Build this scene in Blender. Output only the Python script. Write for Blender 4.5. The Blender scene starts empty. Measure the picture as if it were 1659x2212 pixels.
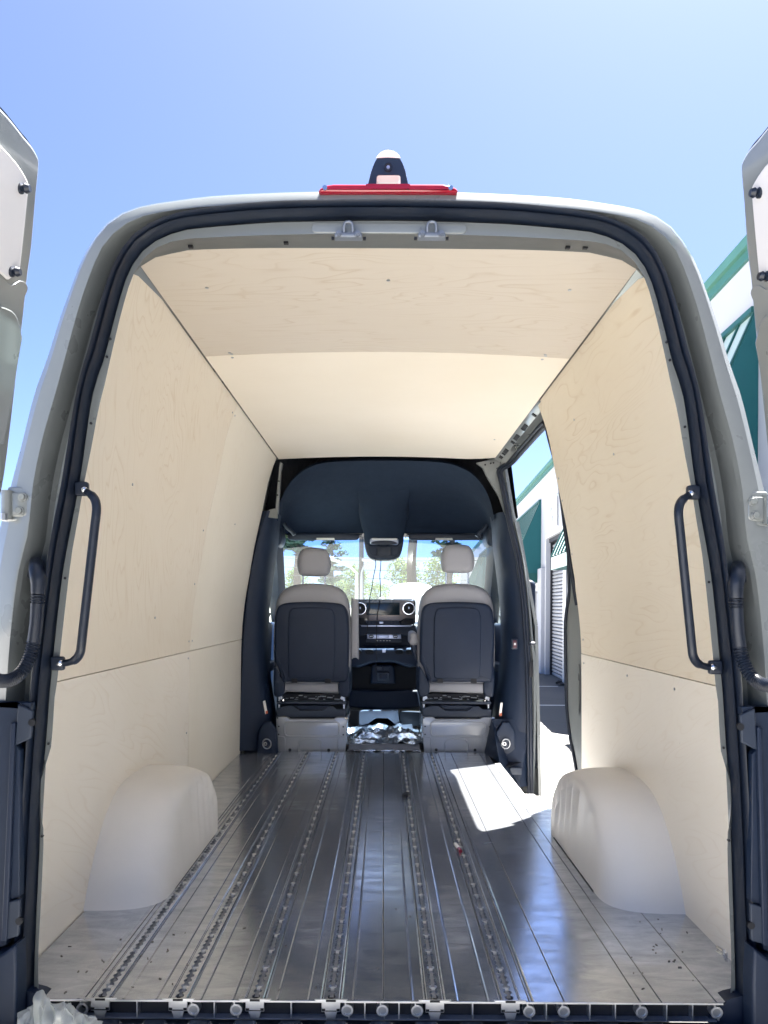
import bpy, bmesh, math, random
from mathutils import Vector, Matrix, noise
random.seed(7)
R = math.radians
scene = bpy.context.scene
COL = scene.collection

# ------------------------------------------------------------------ camera
FPX, CXP, CYP, EYE, D0, XC, ROLL = 1660.0, 829.5, 1310.0, 0.95, 1.85, -0.007, 0.006
FLOOR = 0.68                      # height of the load floor above the ground
cam = bpy.data.cameras.new('camera')
cam.sensor_fit = 'HORIZONTAL'; cam.sensor_width = 36.0
cam.lens = 36.0 * FPX / 1659.0
cam.shift_y = 204.0 / 1659.0
cam.clip_start = 0.05; cam.clip_end = 2000
cam_o = bpy.data.objects.new('camera', cam); COL.objects.link(cam_o)
cam_o.matrix_world = Matrix.Translation((XC, -D0, EYE + FLOOR)) @ Matrix.Rotation(R(90), 4, 'X') @ Matrix.Rotation(ROLL, 4, 'Z')
scene.camera = cam_o

# ------------------------------------------------------------------ sky and sun
SUN_VEC = Vector((0.40, 0.47, 1.85)).normalized()
SUN_EL = math.asin(SUN_VEC.z)
SUN_AZ = math.atan2(SUN_VEC.x, SUN_VEC.y)
w = bpy.data.worlds.new('World'); scene.world = w; w.use_nodes = True
nt = w.node_tree
sky = nt.nodes.new('ShaderNodeTexSky'); sky.sky_type = 'NISHITA'; sky.sun_disc = False
sky.sun_elevation = SUN_EL; sky.sun_rotation = SUN_AZ
sky.altitude = 0; sky.air_density = 0.28; sky.dust_density = 0.95; sky.ozone_density = 6.5
bg = nt.nodes['Background']; bg.inputs['Strength'].default_value = 0.05
nt.links.new(sky.outputs[0], bg.inputs[0])
sun = bpy.data.lights.new('sun', 'SUN'); sun.energy = 5.0; sun.angle = R(0.5); sun.color = (1.0, 0.965, 0.91)
sun_o = bpy.data.objects.new('sun', sun); COL.objects.link(sun_o)
sun_o.rotation_euler = SUN_VEC.to_track_quat('Z', 'Y').to_euler()
scene.view_settings.view_transform = 'Standard'; scene.view_settings.look = 'None'
scene.view_settings.gamma = 1.0; scene.view_settings.exposure = 3.6
scene.view_settings.use_curve_mapping = False
cy = scene.cycles
cy.max_bounces = 14; cy.diffuse_bounces = 8; cy.glossy_bounces = 6; cy.transparent_max_bounces = 16; cy.transmission_bounces = 8
cy.use_denoising = True
cy.sample_clamp_indirect = 8.0

# ------------------------------------------------------------------ measuring helpers
def P(x, y, d):
    """photo measurement (x, y) at distance d from the lens -> van coordinates (floor is z = 0, rear edge y = 0)"""
    dx, dy = x - CXP, y - CYP
    tx, ty = dx + dy * ROLL, dy - dx * ROLL
    return (XC + tx * d / FPX, d - D0, EYE - ty * d / FPX)
def XZ(pts, d):
    return [(P(x, y, d)[0], P(x, y, d)[2]) for x, y in pts]
def crom(pts, n=6, closed=False):
    out = []; m = len(pts)
    rng = range(m if closed else m - 1)
    for i in rng:
        p0 = pts[(i - 1) % m] if (closed or i > 0) else pts[0]
        p1 = pts[i]; p2 = pts[(i + 1) % m]
        p3 = pts[(i + 2) % m] if (closed or i + 2 < m) else pts[-1]
        for k in range(n):
            t = k / n
            out.append(tuple(0.5 * ((2 * b) + (c - a) * t + (2 * a - 5 * b + 4 * c - e) * t * t + (3 * b - a - 3 * c + e) * t ** 3) for a, b, c, e in zip(p0, p1, p2, p3)))
    if not closed: out.append(tuple(pts[-1]))
    return out
def resample(pts, n):
    L = [0.0]
    for a, b in zip(pts, pts[1:]): L.append(L[-1] + math.dist(a, b))
    out = []; j = 0
    for i in range(n):
        s = L[-1] * i / (n - 1)
        while j < len(L) - 2 and L[j + 1] < s: j += 1
        t = (s - L[j]) / max(1e-9, L[j + 1] - L[j]); t = min(max(t, 0), 1)
        out.append(tuple(a + (b - a) * t for a, b in zip(pts[j], pts[j + 1])))
    return out
def rrect(x0, z0, x1, z1, r, n=4):
    out = []
    for cx, cz, a0 in ((x1 - r, z1 - r, 0), (x0 + r, z1 - r, 90), (x0 + r, z0 + r, 180), (x1 - r, z0 + r, 270)):
        for k in range(n + 1):
            a = R(a0 + 90 * k / n); out.append((cx + r * math.cos(a), cz + r * math.sin(a)))
    return out
def inset(poly, d):
    n = len(poly); out = []
    area = sum(poly[i][0] * poly[(i + 1) % n][1] - poly[(i + 1) % n][0] * poly[i][1] for i in range(n))
    s = 1 if area > 0 else -1
    for i in range(n):
        a, b, c = poly[i - 1], poly[i], poly[(i + 1) % n]
        e1 = Vector((b[0] - a[0], b[1] - a[1])); e2 = Vector((c[0] - b[0], c[1] - b[1]))
        if e1.length < 1e-7: e1 = e2
        if e2.length < 1e-7: e2 = e1
        e1.normalize(); e2.normalize()
        nn = Vector((-(e1.y + e2.y), e1.x + e2.x))
        if nn.length < 1e-6: nn = Vector((-e1.y, e1.x))
        nn.normalize()
        k = max(0.5, nn.dot(Vector((-e1.y, e1.x))))
        out.append((b[0] + s * nn.x * d / k, b[1] + s * nn.y * d / k))
    return out

class MB:
    def __init__(s): s.v = []; s.f = []
    def add(s, v, f):
        o = len(s.v); s.v += [tuple(p) for p in v]; s.f += [tuple(i + o for i in q) for q in f]; return s
    def box(s, x0, x1, y0, y1, z0, z1):
        return s.add([(x0, y0, z0), (x1, y0, z0), (x1, y1, z0), (x0, y1, z0), (x0, y0, z1), (x1, y0, z1), (x1, y1, z1), (x0, y1, z1)],
                     [(0, 3, 2, 1), (4, 5, 6, 7), (0, 1, 5, 4), (1, 2, 6, 5), (2, 3, 7, 6), (3, 0, 4, 7)])
    def prism(s, poly, a, b, ax='y'):
        n = len(poly)
        def m(p, t): return (p[0], t, p[1]) if ax == 'y' else ((t, p[0], p[1]) if ax == 'x' else (p[0], p[1], t))
        return s.add([m(p, a) for p in poly] + [m(p, b) for p in poly],
                     [tuple(range(n)), tuple(range(2 * n - 1, n - 1, -1))] + [(i, (i + 1) % n, n + (i + 1) % n, n + i) for i in range(n)])
    def puff(s, poly, y0, y1, r, steps=3, ax='y', blob=False):
        rings = []
        if blob:
            xs = [p[0] for p in poly]; zs = [p[1] for p in poly]
            cx, cz = (min(xs) + max(xs)) / 2, (min(zs) + max(zs)) / 2; hx, hz = (max(xs) - min(xs)) / 2, (max(zs) - min(zs)) / 2
            inset = lambda q, d: [(cx + (x - cx) * max(.02, 1 - d / hx), cz + (z - cz) * max(.02, 1 - d / hz)) for x, z in q]
        else: inset = globals()['inset']
        for k in range(steps + 1):
            a = R(90) * k / steps; rings.append((inset(poly, r * (1 - math.sin(a))), y0 + (1 if y1 > y0 else -1) * r * (1 - math.cos(a))))
        for k in range(steps, -1, -1):
            a = R(90) * k / steps; rings.append((inset(poly, r * (1 - math.sin(a))), y1 - (1 if y1 > y0 else -1) * r * (1 - math.cos(a))))
        def m(p, t): return (p[0], t, p[1]) if ax == 'y' else ((t, p[0], p[1]) if ax == 'x' else (p[0], p[1], t))
        return s.loft([[m(p, t) for p in q] for q, t in rings], closed=True, cap=True)
    def loft(s, rings, closed=False, cap=False):
        n = len(rings[0]); o = len(s.v)
        for r in rings: s.v += [tuple(p) for p in r]
        for i in range(len(rings) - 1):
            for j in range(n if closed else n - 1):
                k = (j + 1) % n
                s.f.append((o + i * n + j, o + i * n + k, o + (i + 1) * n + k, o + (i + 1) * n + j))
        if cap:
            s.f.append(tuple(o + j for j in range(n))); s.f.append(tuple(o + (len(rings) - 1) * n + j for j in range(n - 1, -1, -1)))
        return s
    def tube(s, pts, r, n=8, cap=True):
        pts = [Vector(p) for p in pts]; rings = []
        up = None
        for i, p in enumerate(pts):
            t = (pts[min(i + 1, len(pts) - 1)] - pts[max(i - 1, 0)]).normalized()
            if up is None:
                up = t.orthogonal().normalized()
            up = (up - t * up.dot(t)).normalized(); sd = t.cross(up)
            rr = r[i] if isinstance(r, (list, tuple)) else r
            rings.append([p + (up * math.cos(2 * math.pi * k / n) + sd * math.sin(2 * math.pi * k / n)) * rr for k in range(n)])
        return s.loft(rings, closed=True, cap=cap)
    def cyl(s, a, b, r, n=12): return s.tube([a, b], r, n)
    def disc_y(s, x, z, y0, y1, r, n=16, r2=None):
        c = [(math.cos(2 * math.pi * k / n), math.sin(2 * math.pi * k / n)) for k in range(n)]
        if r2 is None: return s.prism([(x + r * a, z + r * b) for a, b in c], y0, y1)
        return s.loft([[(x + q * a, t, z + q * b) for a, b in c] for q, t in ((r, y1), (r, y0), (r2, y0), (r2, y1), (r, y1))], closed=True)
    def build(s, name, mat, parent=None, smooth=None, bevel=0, seg=2, kind=None, normals=True, solid=0):
        me = bpy.data.meshes.new(name); me.from_pydata(s.v, [], s.f); me.validate()
        if normals:
            bm = bmesh.new(); bm.from_mesh(me); bmesh.ops.recalc_face_normals(bm, faces=bm.faces); bm.to_mesh(me); bm.free()
        me.materials.append(mat)
        if smooth is not None:
            me.polygons.foreach_set('use_smooth', [True] * len(me.polygons))
            if smooth < 180: me.set_sharp_from_angle(angle=R(smooth))
        o = bpy.data.objects.new(name, me); COL.objects.link(o)
        if parent is not None: o.parent = parent
        if solid:
            m = o.modifiers.new('solid', 'SOLIDIFY'); m.thickness = abs(solid); m.offset = 1 if solid > 0 else -1
        if bevel:
            m = o.modifiers.new('bevel', 'BEVEL'); m.width = bevel; m.segments = seg; m.limit_method = 'ANGLE'; m.angle_limit = R(40)
            m.harden_normals = False
            if smooth is None:
                me.polygons.foreach_set('use_smooth', [True] * len(me.polygons)); me.set_sharp_from_angle(angle=R(50))
        if kind: o['kind'] = kind
        return o
def empty(name, loc=(0, 0, 0), rz=0, parent=None):
    o = bpy.data.objects.new(name, None); COL.objects.link(o); o.location = loc; o.rotation_euler = (0, 0, rz)
    o.empty_display_size = 0.2
    if parent is not None: o.parent = parent
    return o
def tag(o, label, cat, group=None, kind=None):
    o['label'] = label; o['category'] = cat
    if group: o['group'] = group
    if kind: o['kind'] = kind
    return o
def dup(o, parent, loc=None):
    c = o.copy(); COL.objects.link(c); c.parent = parent
    if loc is not None: c.location = loc
    return c

# ------------------------------------------------------------------ materials
def newmat(name):
    m = bpy.data.materials.new(name); m.use_nodes = True
    return m, m.node_tree, m.node_tree.nodes['Principled BSDF']
def N(nt, typ, **kw):
    n = nt.nodes.new(typ)
    for k, v in kw.items(): setattr(n, k, v)
    return n
def coords(nt, scale=(1, 1, 1), rot=(0, 0, 0)):
    tc = N(nt, 'ShaderNodeTexCoord'); mp = N(nt, 'ShaderNodeMapping')
    mp.inputs['Scale'].default_value = scale; mp.inputs['Rotation'].default_value = rot
    nt.links.new(tc.outputs['Object'], mp.inputs[0]); return mp.outputs[0]
def noisetex(nt, vec, scale, detail=4, rough=0.55, dist=0.0):
    n = N(nt, 'ShaderNodeTexNoise'); n.inputs['Scale'].default_value = scale; n.inputs['Detail'].default_value = detail
    n.inputs['Roughness'].default_value = rough; n.inputs['Distortion'].default_value = dist
    nt.links.new(vec, n.inputs['Vector']); return n.outputs['Fac']
def ramp(nt, fac, stops):
    r = N(nt, 'ShaderNodeValToRGB')
    while len(r.color_ramp.elements) < len(stops): r.color_ramp.elements.new(0.5)
    for e, (p, c) in zip(r.color_ramp.elements, stops):
        e.position = p; e.color = (*c, 1) if isinstance(c, (tuple, list)) else (c, c, c, 1)
    nt.links.new(fac, r.inputs[0]); return r.outputs[0]
def math_(nt, op, a, b=None):
    n = N(nt, 'ShaderNodeMath', operation=op)
    for i, q in enumerate((a, b)):
        if q is None: continue
        if isinstance(q, (int, float)): n.inputs[i].default_value = q
        else: nt.links.new(q, n.inputs[i])
    return n.outputs[0]
def mixc(nt, fac, a, b, mode='MIX'):
    n = N(nt, 'ShaderNodeMix', data_type='RGBA', blend_type=mode)
    for i, q in ((0, fac), (6, a), (7, b)):
        if isinstance(q, (int, float)): n.inputs[i].default_value = q
        elif isinstance(q, tuple): n.inputs[i].default_value = (*q, 1)
        else: nt.links.new(q, n.inputs[i])
    return n.outputs[2]
def bump(nt, bsdf, h, strength=0.2, dist=0.002):
    b = N(nt, 'ShaderNodeBump'); b.inputs['Strength'].default_value = strength; b.inputs['Distance'].default_value = dist
    nt.links.new(h, b.inputs['Height']); nt.links.new(b.outputs[0], bsdf.inputs['Normal'])
def simple(name, col, rough=0.5, metal=0.0, coat=0.0, spec=0.5, var=0.12, vscale=6.0, bscale=0, bstr=0.2, bdist=0.001):
    m, nt, b = newmat(name)
    v = coords(nt)
    f = noisetex(nt, v, vscale, 5)
    c = mixc(nt, f, tuple(x * (1 - var) for x in col), tuple(min(1, x * (1 + var)) for x in col))
    nt.links.new(c, b.inputs['Base Color'])
    b.inputs['Metallic'].default_value = metal
    b.inputs['Coat Weight'].default_value = coat; b.inputs['Coat Roughness'].default_value = 0.06
    b.inputs['Specular IOR Level'].default_value = spec
    r = math_(nt, 'MULTIPLY_ADD', noisetex(nt, v, vscale * 2.3, 4), 0.25 * rough)
    r.node.inputs[2].default_value = rough * 0.88
    nt.links.new(r, b.inputs['Roughness'])
    if bscale: bump(nt, b, noisetex(nt, v, bscale, 3), bstr, bdist)
    return m
def plywood(name, col, rot=(0, 0, 0), str_=1.0):
    """rotary-cut birch ply: contour figure plus fine fibre"""
    m, nt, b = newmat(name)
    v = coords(nt, (1, 1, 1), rot)
    mp = N(nt, 'ShaderNodeMapping'); mp.inputs['Scale'].default_value = (0.55, 2.6, 0.55) if False else (3.0, 0.62, 3.0)
    nt.links.new(v, mp.inputs[0])
    big = noisetex(nt, mp.outputs[0], 1.15, 3, 0.5, 0.35)
    ph = math_(nt, 'MULTIPLY', big, 26.0)
    fr = math_(nt, 'FRACT', ph)
    line = ramp(nt, fr, [(0.0, 1.0), (0.10, 0.25), (0.35, 0.0), (0.90, 0.0), (1.0, 0.9)])
    mp2 = N(nt, 'ShaderNodeMapping'); mp2.inputs['Scale'].default_value = (40, 2.0, 40); nt.links.new(v, mp2.inputs[0])
    fib = noisetex(nt, mp2.outputs[0], 2.2, 5, 0.65)
    blot = noisetex(nt, v, 1.7, 4, 0.5)
    brk = ramp(nt, noisetex(nt, v, 3.1, 3), [(0.38, 0.0), (0.62, 1.0)])
    c1 = mixc(nt, blot, tuple(x * y for x, y in zip(col, (0.93, 0.91, 0.87))), tuple(min(1, x * y) for x, y in zip(col, (1.05, 1.05, 1.07))))
    c2 = mixc(nt, math_(nt, 'MULTIPLY', math_(nt, 'MULTIPLY', line, brk), 0.58 * str_), c1, tuple(x * y for x, y in zip(col, (0.74, 0.64, 0.52))))
    c3 = mixc(nt, math_(nt, 'MULTIPLY', fib, 0.26 * str_), c2, tuple(x * y for x, y in zip(col, (0.8, 0.74, 0.66))))
    spv = coords(nt, (9, 9, 9))
    spk = ramp(nt, noisetex(nt, spv, 7.0, 2, 0.4), [(0.0, 0.0), (0.80, 0.0), (0.82, 1.0)])
    c4 = mixc(nt, math_(nt, 'MULTIPLY', spk, 0.35), c3, tuple(x * 0.45 for x in col))
    nt.links.new(c4, b.inputs['Base Color'])
    b.inputs['Roughness'].default_value = 0.55; b.inputs['Specular IOR Level'].default_value = 0.35
    bump(nt, b, fib, 0.15, 0.0006)
    return m
def alufloor(name, tint=(0.70, 0.735, 0.79)):
    m, nt, b = newmat(name)
    v = coords(nt)
    tc = N(nt, 'ShaderNodeMapping'); tc.inputs['Scale'].default_value = (110, 0.5, 1); nt.links.new(v, tc.inputs[0])
    streak = noisetex(nt, tc.outputs[0], 1.0, 4, 0.6)
    tw = N(nt, 'ShaderNodeMapping'); tw.inputs['Scale'].default_value = (7.0, 22.0, 1); nt.links.new(v, tw.inputs[0])
    cross = noisetex(nt, tw.outputs[0], 1.0, 7, 0.68, 0.6)
    cl = noisetex(nt, v, 2.6, 6, 0.62, 0.8)
    fine = noisetex(nt, v, 34.0, 5, 0.7)
    cloud = ramp(nt, cross, [(0.36, 0.0), (0.66, 1.0)])
    big = ramp(nt, cl, [(0.36, 0.0), (0.68, 1.0)])
    c = mixc(nt, math_(nt, 'MULTIPLY', cloud, 0.95), tuple(x * 1.10 for x in tint), tuple(x * y for x, y in zip(tint, (0.50, 0.53, 0.57))))
    c = mixc(nt, math_(nt, 'MULTIPLY', big, 0.45), c, tuple(x * y for x, y in zip(tint, (0.70, 0.68, 0.66))))
    c = mixc(nt, math_(nt, 'MULTIPLY', fine, 0.30), c, tuple(x * 0.62 for x in tint))
    c = mixc(nt, math_(nt, 'MULTIPLY', streak, 0.22), c, (0.88, 0.89, 0.91))
    vo = N(nt, 'ShaderNodeMapping'); vo.inputs['Scale'].default_value = (14, 1.2, 1); vo.inputs['Rotation'].default_value = (0, 0, 0.4); nt.links.new(v, vo.inputs[0])
    scf = ramp(nt, noisetex(nt, vo.outputs[0], 4.0, 2, 0.3, 1.0), [(0.0, 0.0), (0.69, 0.0), (0.705, 0.8), (0.72, 0.0)])
    v2 = N(nt, 'ShaderNodeMapping'); v2.inputs['Scale'].default_value = (2.0, 11, 1); v2.inputs['Rotation'].default_value = (0, 0, -0.7); nt.links.new(v, v2.inputs[0])
    sc2 = ramp(nt, noisetex(nt, v2.outputs[0], 3.0, 2, 0.3, 1.2), [(0.0, 0.0), (0.68, 0.0), (0.69, 0.8), (0.70, 0.0)])
    c = mixc(nt, math_(nt, 'MULTIPLY', scf, 0.35), c, (0.90, 0.91, 0.93))
    nt.links.new(c, b.inputs['Base Color'])
    b.inputs['Metallic'].default_value = 0.88
    r = math_(nt, 'MULTIPLY_ADD', cloud, 0.11); r.node.inputs[2].default_value = 0.105
    r2 = math_(nt, 'MULTIPLY_ADD', big, 0.07); nt.links.new(r, r2.node.inputs[2])
    nt.links.new(r2, b.inputs['Roughness'])
    bump(nt, b, streak, 0.07, 0.0005)
    return m
def glass(name, tint, refl=0.09, veil=0.0):
    m = bpy.data.materials.new(name); m.use_nodes = True; nt = m.node_tree
    nt.nodes.remove(nt.nodes['Principled BSDF']); out = nt.nodes['Material Output']
    tr = N(nt, 'ShaderNodeBsdfTransparent'); tr.inputs[0].default_value = (*tint, 1)
    gl = N(nt, 'ShaderNodeBsdfGlossy'); gl.inputs['Roughness'].default_value = 0.02
    mx = N(nt, 'ShaderNodeMixShader')
    fz = noisetex(nt, coords(nt), 9, 3); f = math_(nt, 'MULTIPLY_ADD', fz, 0.03); f.node.inputs[2].default_value = refl - 0.015
    nt.links.new(f, mx.inputs[0]); nt.links.new(tr.outputs[0], mx.inputs[1]); nt.links.new(gl.outputs[0], mx.inputs[2])
    last = mx.outputs[0]
    if veil:
        df = N(nt, 'ShaderNodeBsdfDiffuse'); df.inputs[0].default_value = (0.85, 0.87, 0.86, 1)  # pale mix puts the washed-out reflection haze into the glass itself
        tl = N(nt, 'ShaderNodeBsdfTranslucent'); tl.inputs[0].default_value = (0.9, 0.93, 0.92, 1)
        a = N(nt, 'ShaderNodeMixShader'); a.inputs[0].default_value = 0.7; nt.links.new(df.outputs[0], a.inputs[1]); nt.links.new(tl.outputs[0], a.inputs[2])
        m2 = N(nt, 'ShaderNodeMixShader'); m2.inputs[0].default_value = veil
        nt.links.new(last, m2.inputs[1]); nt.links.new(a.outputs[0], m2.inputs[2]); last = m2.outputs[0]
    nt.links.new(last, out.inputs[0]); return m

M = {}
M['paint'] = simple('grey_body_paint', (0.155, 0.168, 0.166), 0.28, 0, 1.0, 0.5, 0.04, 3)
M['jamb'] = simple('primer_grey_paint', (0.18, 0.195, 0.195), 0.30, 0, 0.55, 0.5, 0.06, 5)
M['header'] = simple('shaded_header_paint', (0.085, 0.092, 0.095), 0.5, 0, 0.0, 0.35, 0.06, 5)  # darker copy of the body paint: underside shade put into the colour
M['seatbox'] = simple('seat_box_paint', (0.33, 0.345, 0.37), 0.22, 0.15, 0.6, 0.5, 0.05, 5)
M['rubber'] = simple('black_rubber', (0.0055, 0.0105, 0.023), 0.42, 0, 0, 0.5, 0.25, 12)
M['plastic'] = simple('dark_slate_plastic', (0.005, 0.0145, 0.038), 0.52, 0, 0, 0.45, 0.15, 9, 420, 0.35, 0.0006)
M['plastic2'] = simple('mid_slate_plastic', (0.022, 0.032, 0.054), 0.5, 0, 0, 0.45, 0.15, 9, 380, 0.3, 0.0006)
M['lining'] = simple('charcoal_headlining', (0.0175, 0.029, 0.052), 0.9, 0, 0, 0.2, 0.18, 14, 700, 0.5, 0.001)
M['black'] = simple('matt_black', (0.008, 0.009, 0.013), 0.6, 0, 0, 0.4, 0.2, 10)
M['gloss'] = simple('gloss_black', (0.012, 0.014, 0.02), 0.1, 0, 0.5, 0.5, 0.1, 10)
M['screen'] = simple('dark_screen_glass', (0.008, 0.02, 0.028), 0.12, 0, 0, 0.5, 0.05, 5)
M['seat'] = simple('grey_leatherette', (0.29, 0.29, 0.31), 0.5, 0, 0, 0.4, 0.07, 8, 260, 0.3, 0.0008)
M['seatpanel'] = simple('navy_seat_back_shell', (0.009, 0.018, 0.042), 0.55, 0, 0, 0.4, 0.12, 10, 500, 0.4, 0.0006)
M['ply_side'] = plywood('birch_ply_side', (0.775, 0.705, 0.58), (0, 0, 0), 1.0)
M['ply_swirl'] = plywood('birch_ply_swirl', (0.80, 0.735, 0.625), (R(62), 0, 0), 0.75)
M['ply_low'] = plywood('birch_ply_pale', (0.83, 0.785, 0.70), (R(20), 0, 0), 0.5)
M['ply_plain'] = plywood('birch_ply_plain', (0.82, 0.77, 0.665), (R(80), 0, 0), 0.22)
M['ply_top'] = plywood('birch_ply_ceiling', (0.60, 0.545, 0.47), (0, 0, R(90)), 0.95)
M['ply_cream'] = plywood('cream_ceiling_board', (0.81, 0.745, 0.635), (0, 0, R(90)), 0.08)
M['alu'] = alufloor('worn_aluminium_floor')
M['alu_edge'] = simple('cut_aluminium', (0.74, 0.75, 0.77), 0.33, 0.9, 0, 0.5, 0.1, 30)
M['rail'] = simple('aluminium_track', (0.56, 0.58, 0.62), 0.38, 0.85, 0, 0.5, 0.06, 25)
M['railpit'] = simple('grey_track_slot', (0.34, 0.35, 0.37), 0.45, 0.6, 0, 0.5, 0.3, 30)  # slot surface in a darker, mottled grey than the lips
M['chrome'] = simple('bright_metal', (0.75, 0.76, 0.78), 0.16, 1.0, 0, 0.5, 0.06, 20)
M['zinc'] = simple('bright_zinc_bolt', (0.85, 0.84, 0.80), 0.3, 0.35, 0, 0.6, 0.05, 25)
M['catch'] = simple('grey_catch_metal', (0.17, 0.19, 0.225), 0.42, 0.5, 0, 0.5, 0.1, 25)
M['steel'] = simple('zinc_steel', (0.42, 0.44, 0.47), 0.35, 0.9, 0, 0.5, 0.12, 25)
M['arch'] = simple('light_grey_moulded_plastic', (0.74, 0.72, 0.685), 0.48, 0, 0, 0.4, 0.05, 6, 130, 0.25, 0.002)
M['card'] = simple('pale_grey_door_card', (0.66, 0.645, 0.64), 0.55, 0, 0, 0.4, 0.05, 7, 60, 0.12, 0.002)
M['red'] = simple('red_lamp_lens', (0.27, 0.006, 0.018), 0.14, 0, 0.4, 0.6, 0.15, 60)
M['white'] = simple('white_plastic', (0.82, 0.82, 0.81), 0.4, 0, 0.2, 0.5, 0.03, 8)
M['silver'] = simple('silver_trim', (0.42, 0.46, 0.58), 0.3, 0.75, 0, 0.5, 0.08, 20)
M['bronze'] = simple('bronze_gloss_trim', (0.16, 0.135, 0.125), 0.25, 0.4, 0.4, 0.5, 0.15, 7)
M['dusty'] = simple('grey_foam_sheet', (0.16, 0.175, 0.21), 0.7, 0, 0, 0.4, 0.2, 14, 60, 0.6, 0.004)
M['label'] = simple('paper_label', (0.75, 0.74, 0.70), 0.6, 0, 0, 0.3, 0.05, 20)
M['orange'] = simple('orange_red_label', (0.5, 0.12, 0.06), 0.6, 0, 0, 0.3, 0.1, 20)
M['sheet'] = simple('milky_plastic_film', (0.72, 0.74, 0.70), 0.35, 0, 0.2, 0.5, 0.1, 12)
def film():
    m, nt, b = newmat('milky_film'); f = noisetex(nt, coords(nt), 25, 4)
    c = mixc(nt, f, (0.62, 0.65, 0.60), (0.80, 0.82, 0.80)); nt.links.new(c, b.inputs['Base Color']); b.inputs['Roughness'].default_value = 0.28
    tl = N(nt, 'ShaderNodeBsdfTranslucent'); nt.links.new(c, tl.inputs[0]); tr = N(nt, 'ShaderNodeBsdfTransparent')
    a = N(nt, 'ShaderNodeMixShader'); a.inputs[0].default_value = 0.35; nt.links.new(b.outputs[0], a.inputs[1]); nt.links.new(tl.outputs[0], a.inputs[2])
    c2 = N(nt, 'ShaderNodeMixShader'); c2.inputs[0].default_value = 0.22; nt.links.new(a.outputs[0], c2.inputs[1]); nt.links.new(tr.outputs[0], c2.inputs[2])
    nt.links.new(c2.outputs[0], nt.nodes['Material Output'].inputs[0]); return m
M['sheet'] = film()
M['windscreen'] = glass('windscreen_glass', (0.60, 0.66, 0.64), 0.06, 0.028)
M['tintband'] = glass('blue_sun_band_glass', (0.33, 0.50, 0.73), 0.07, 0.02)
M['sideglass'] = glass('side_window_glass', (0.70, 0.80, 0.76), 0.09, 0.02)
# outside
M['stucco'] = simple('white_painted_stucco', (0.38, 0.395, 0.43), 0.8, 0, 0, 0.3, 0.04, 2.0, 90, 0.3, 0.004)
M['teal'] = simple('teal_awning_canvas', (0.006, 0.085, 0.095), 0.6, 0, 0, 0.35, 0.08, 4)
M['tealdark'] = simple('dark_green_metal', (0.005, 0.07, 0.065), 0.5, 0, 0, 0.4, 0.08, 5)
M['mint'] = simple('pale_mint_panel', (0.40, 0.50, 0.47), 0.6, 0, 0, 0.35, 0.05, 4)
M['green'] = simple('green_fascia_paint', (0.055, 0.17, 0.13), 0.5, 0, 0.1, 0.4, 0.1, 3)
M['greendk'] = simple('deep_green_fascia_paint', (0.028, 0.125, 0.105), 0.5, 0, 0.1, 0.4, 0.1, 3)
M['slat'] = simple('galvanised_shutter', (0.28, 0.29, 0.31), 0.45, 0.3, 0, 0.5, 0.12, 4)
M['doorgrey'] = simple('grey_door_paint', (0.15, 0.155, 0.17), 0.6, 0, 0, 0.4, 0.08, 4)
M['letter'] = simple('grey_letter_print', (0.40, 0.43, 0.47), 0.6, 0, 0, 0.3, 0.05, 4)
M['linepaint'] = simple('white_line_paint', (0.62, 0.61, 0.58), 0.7, 0, 0, 0.3, 0.15, 15)
M['trimwhite'] = simple('white_frame_paint', (0.56, 0.57, 0.58), 0.5, 0, 0.1, 0.4, 0.03, 4)
M['vanwhite'] = simple('white_van_paint', (0.82, 0.83, 0.83), 0.3, 0, 0.6, 0.5, 0.02, 3)
M['pole'] = simple('weathered_pole', (0.09, 0.085, 0.08), 0.8, 0, 0, 0.3, 0.2, 6)
M['polelight'] = simple('pale_lamp_post_paint', (0.55, 0.57, 0.58), 0.5, 0.2, 0, 0.4, 0.08, 6)
M['bark'] = simple('rough_bark', (0.10, 0.075, 0.055), 0.9, 0, 0, 0.2, 0.35, 9, 25, 0.8, 0.02)
M['tyre'] = simple('tyre_rubber', (0.02, 0.02, 0.022), 0.75, 0, 0, 0.3, 0.2, 12)
def leafmat(name, a, bcol):
    m, nt, b = newmat(name)
    f = noisetex(nt, coords(nt), 0.9, 4); f2 = ramp(nt, f, [(0.3, a), (0.7, bcol)])
    nt.links.new(f2, b.inputs['Base Color']); b.inputs['Roughness'].default_value = 0.6
    tl = N(nt, 'ShaderNodeBsdfTranslucent'); nt.links.new(f2, tl.inputs[0])
    mx = N(nt, 'ShaderNodeMixShader'); mx.inputs[0].default_value = 0.35
    nt.links.new(b.outputs[0], mx.inputs[1]); nt.links.new(tl.outputs[0], mx.inputs[2]); nt.links.new(mx.outputs[0], nt.nodes['Material Output'].inputs[0])
    return m
M['leaf'] = leafmat('bright_broadleaf', (0.085, 0.135, 0.03), (0.17, 0.235, 0.06))
M['needle'] = leafmat('dark_pine_needles', (0.035, 0.075, 0.035), (0.075, 0.13, 0.055))
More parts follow.
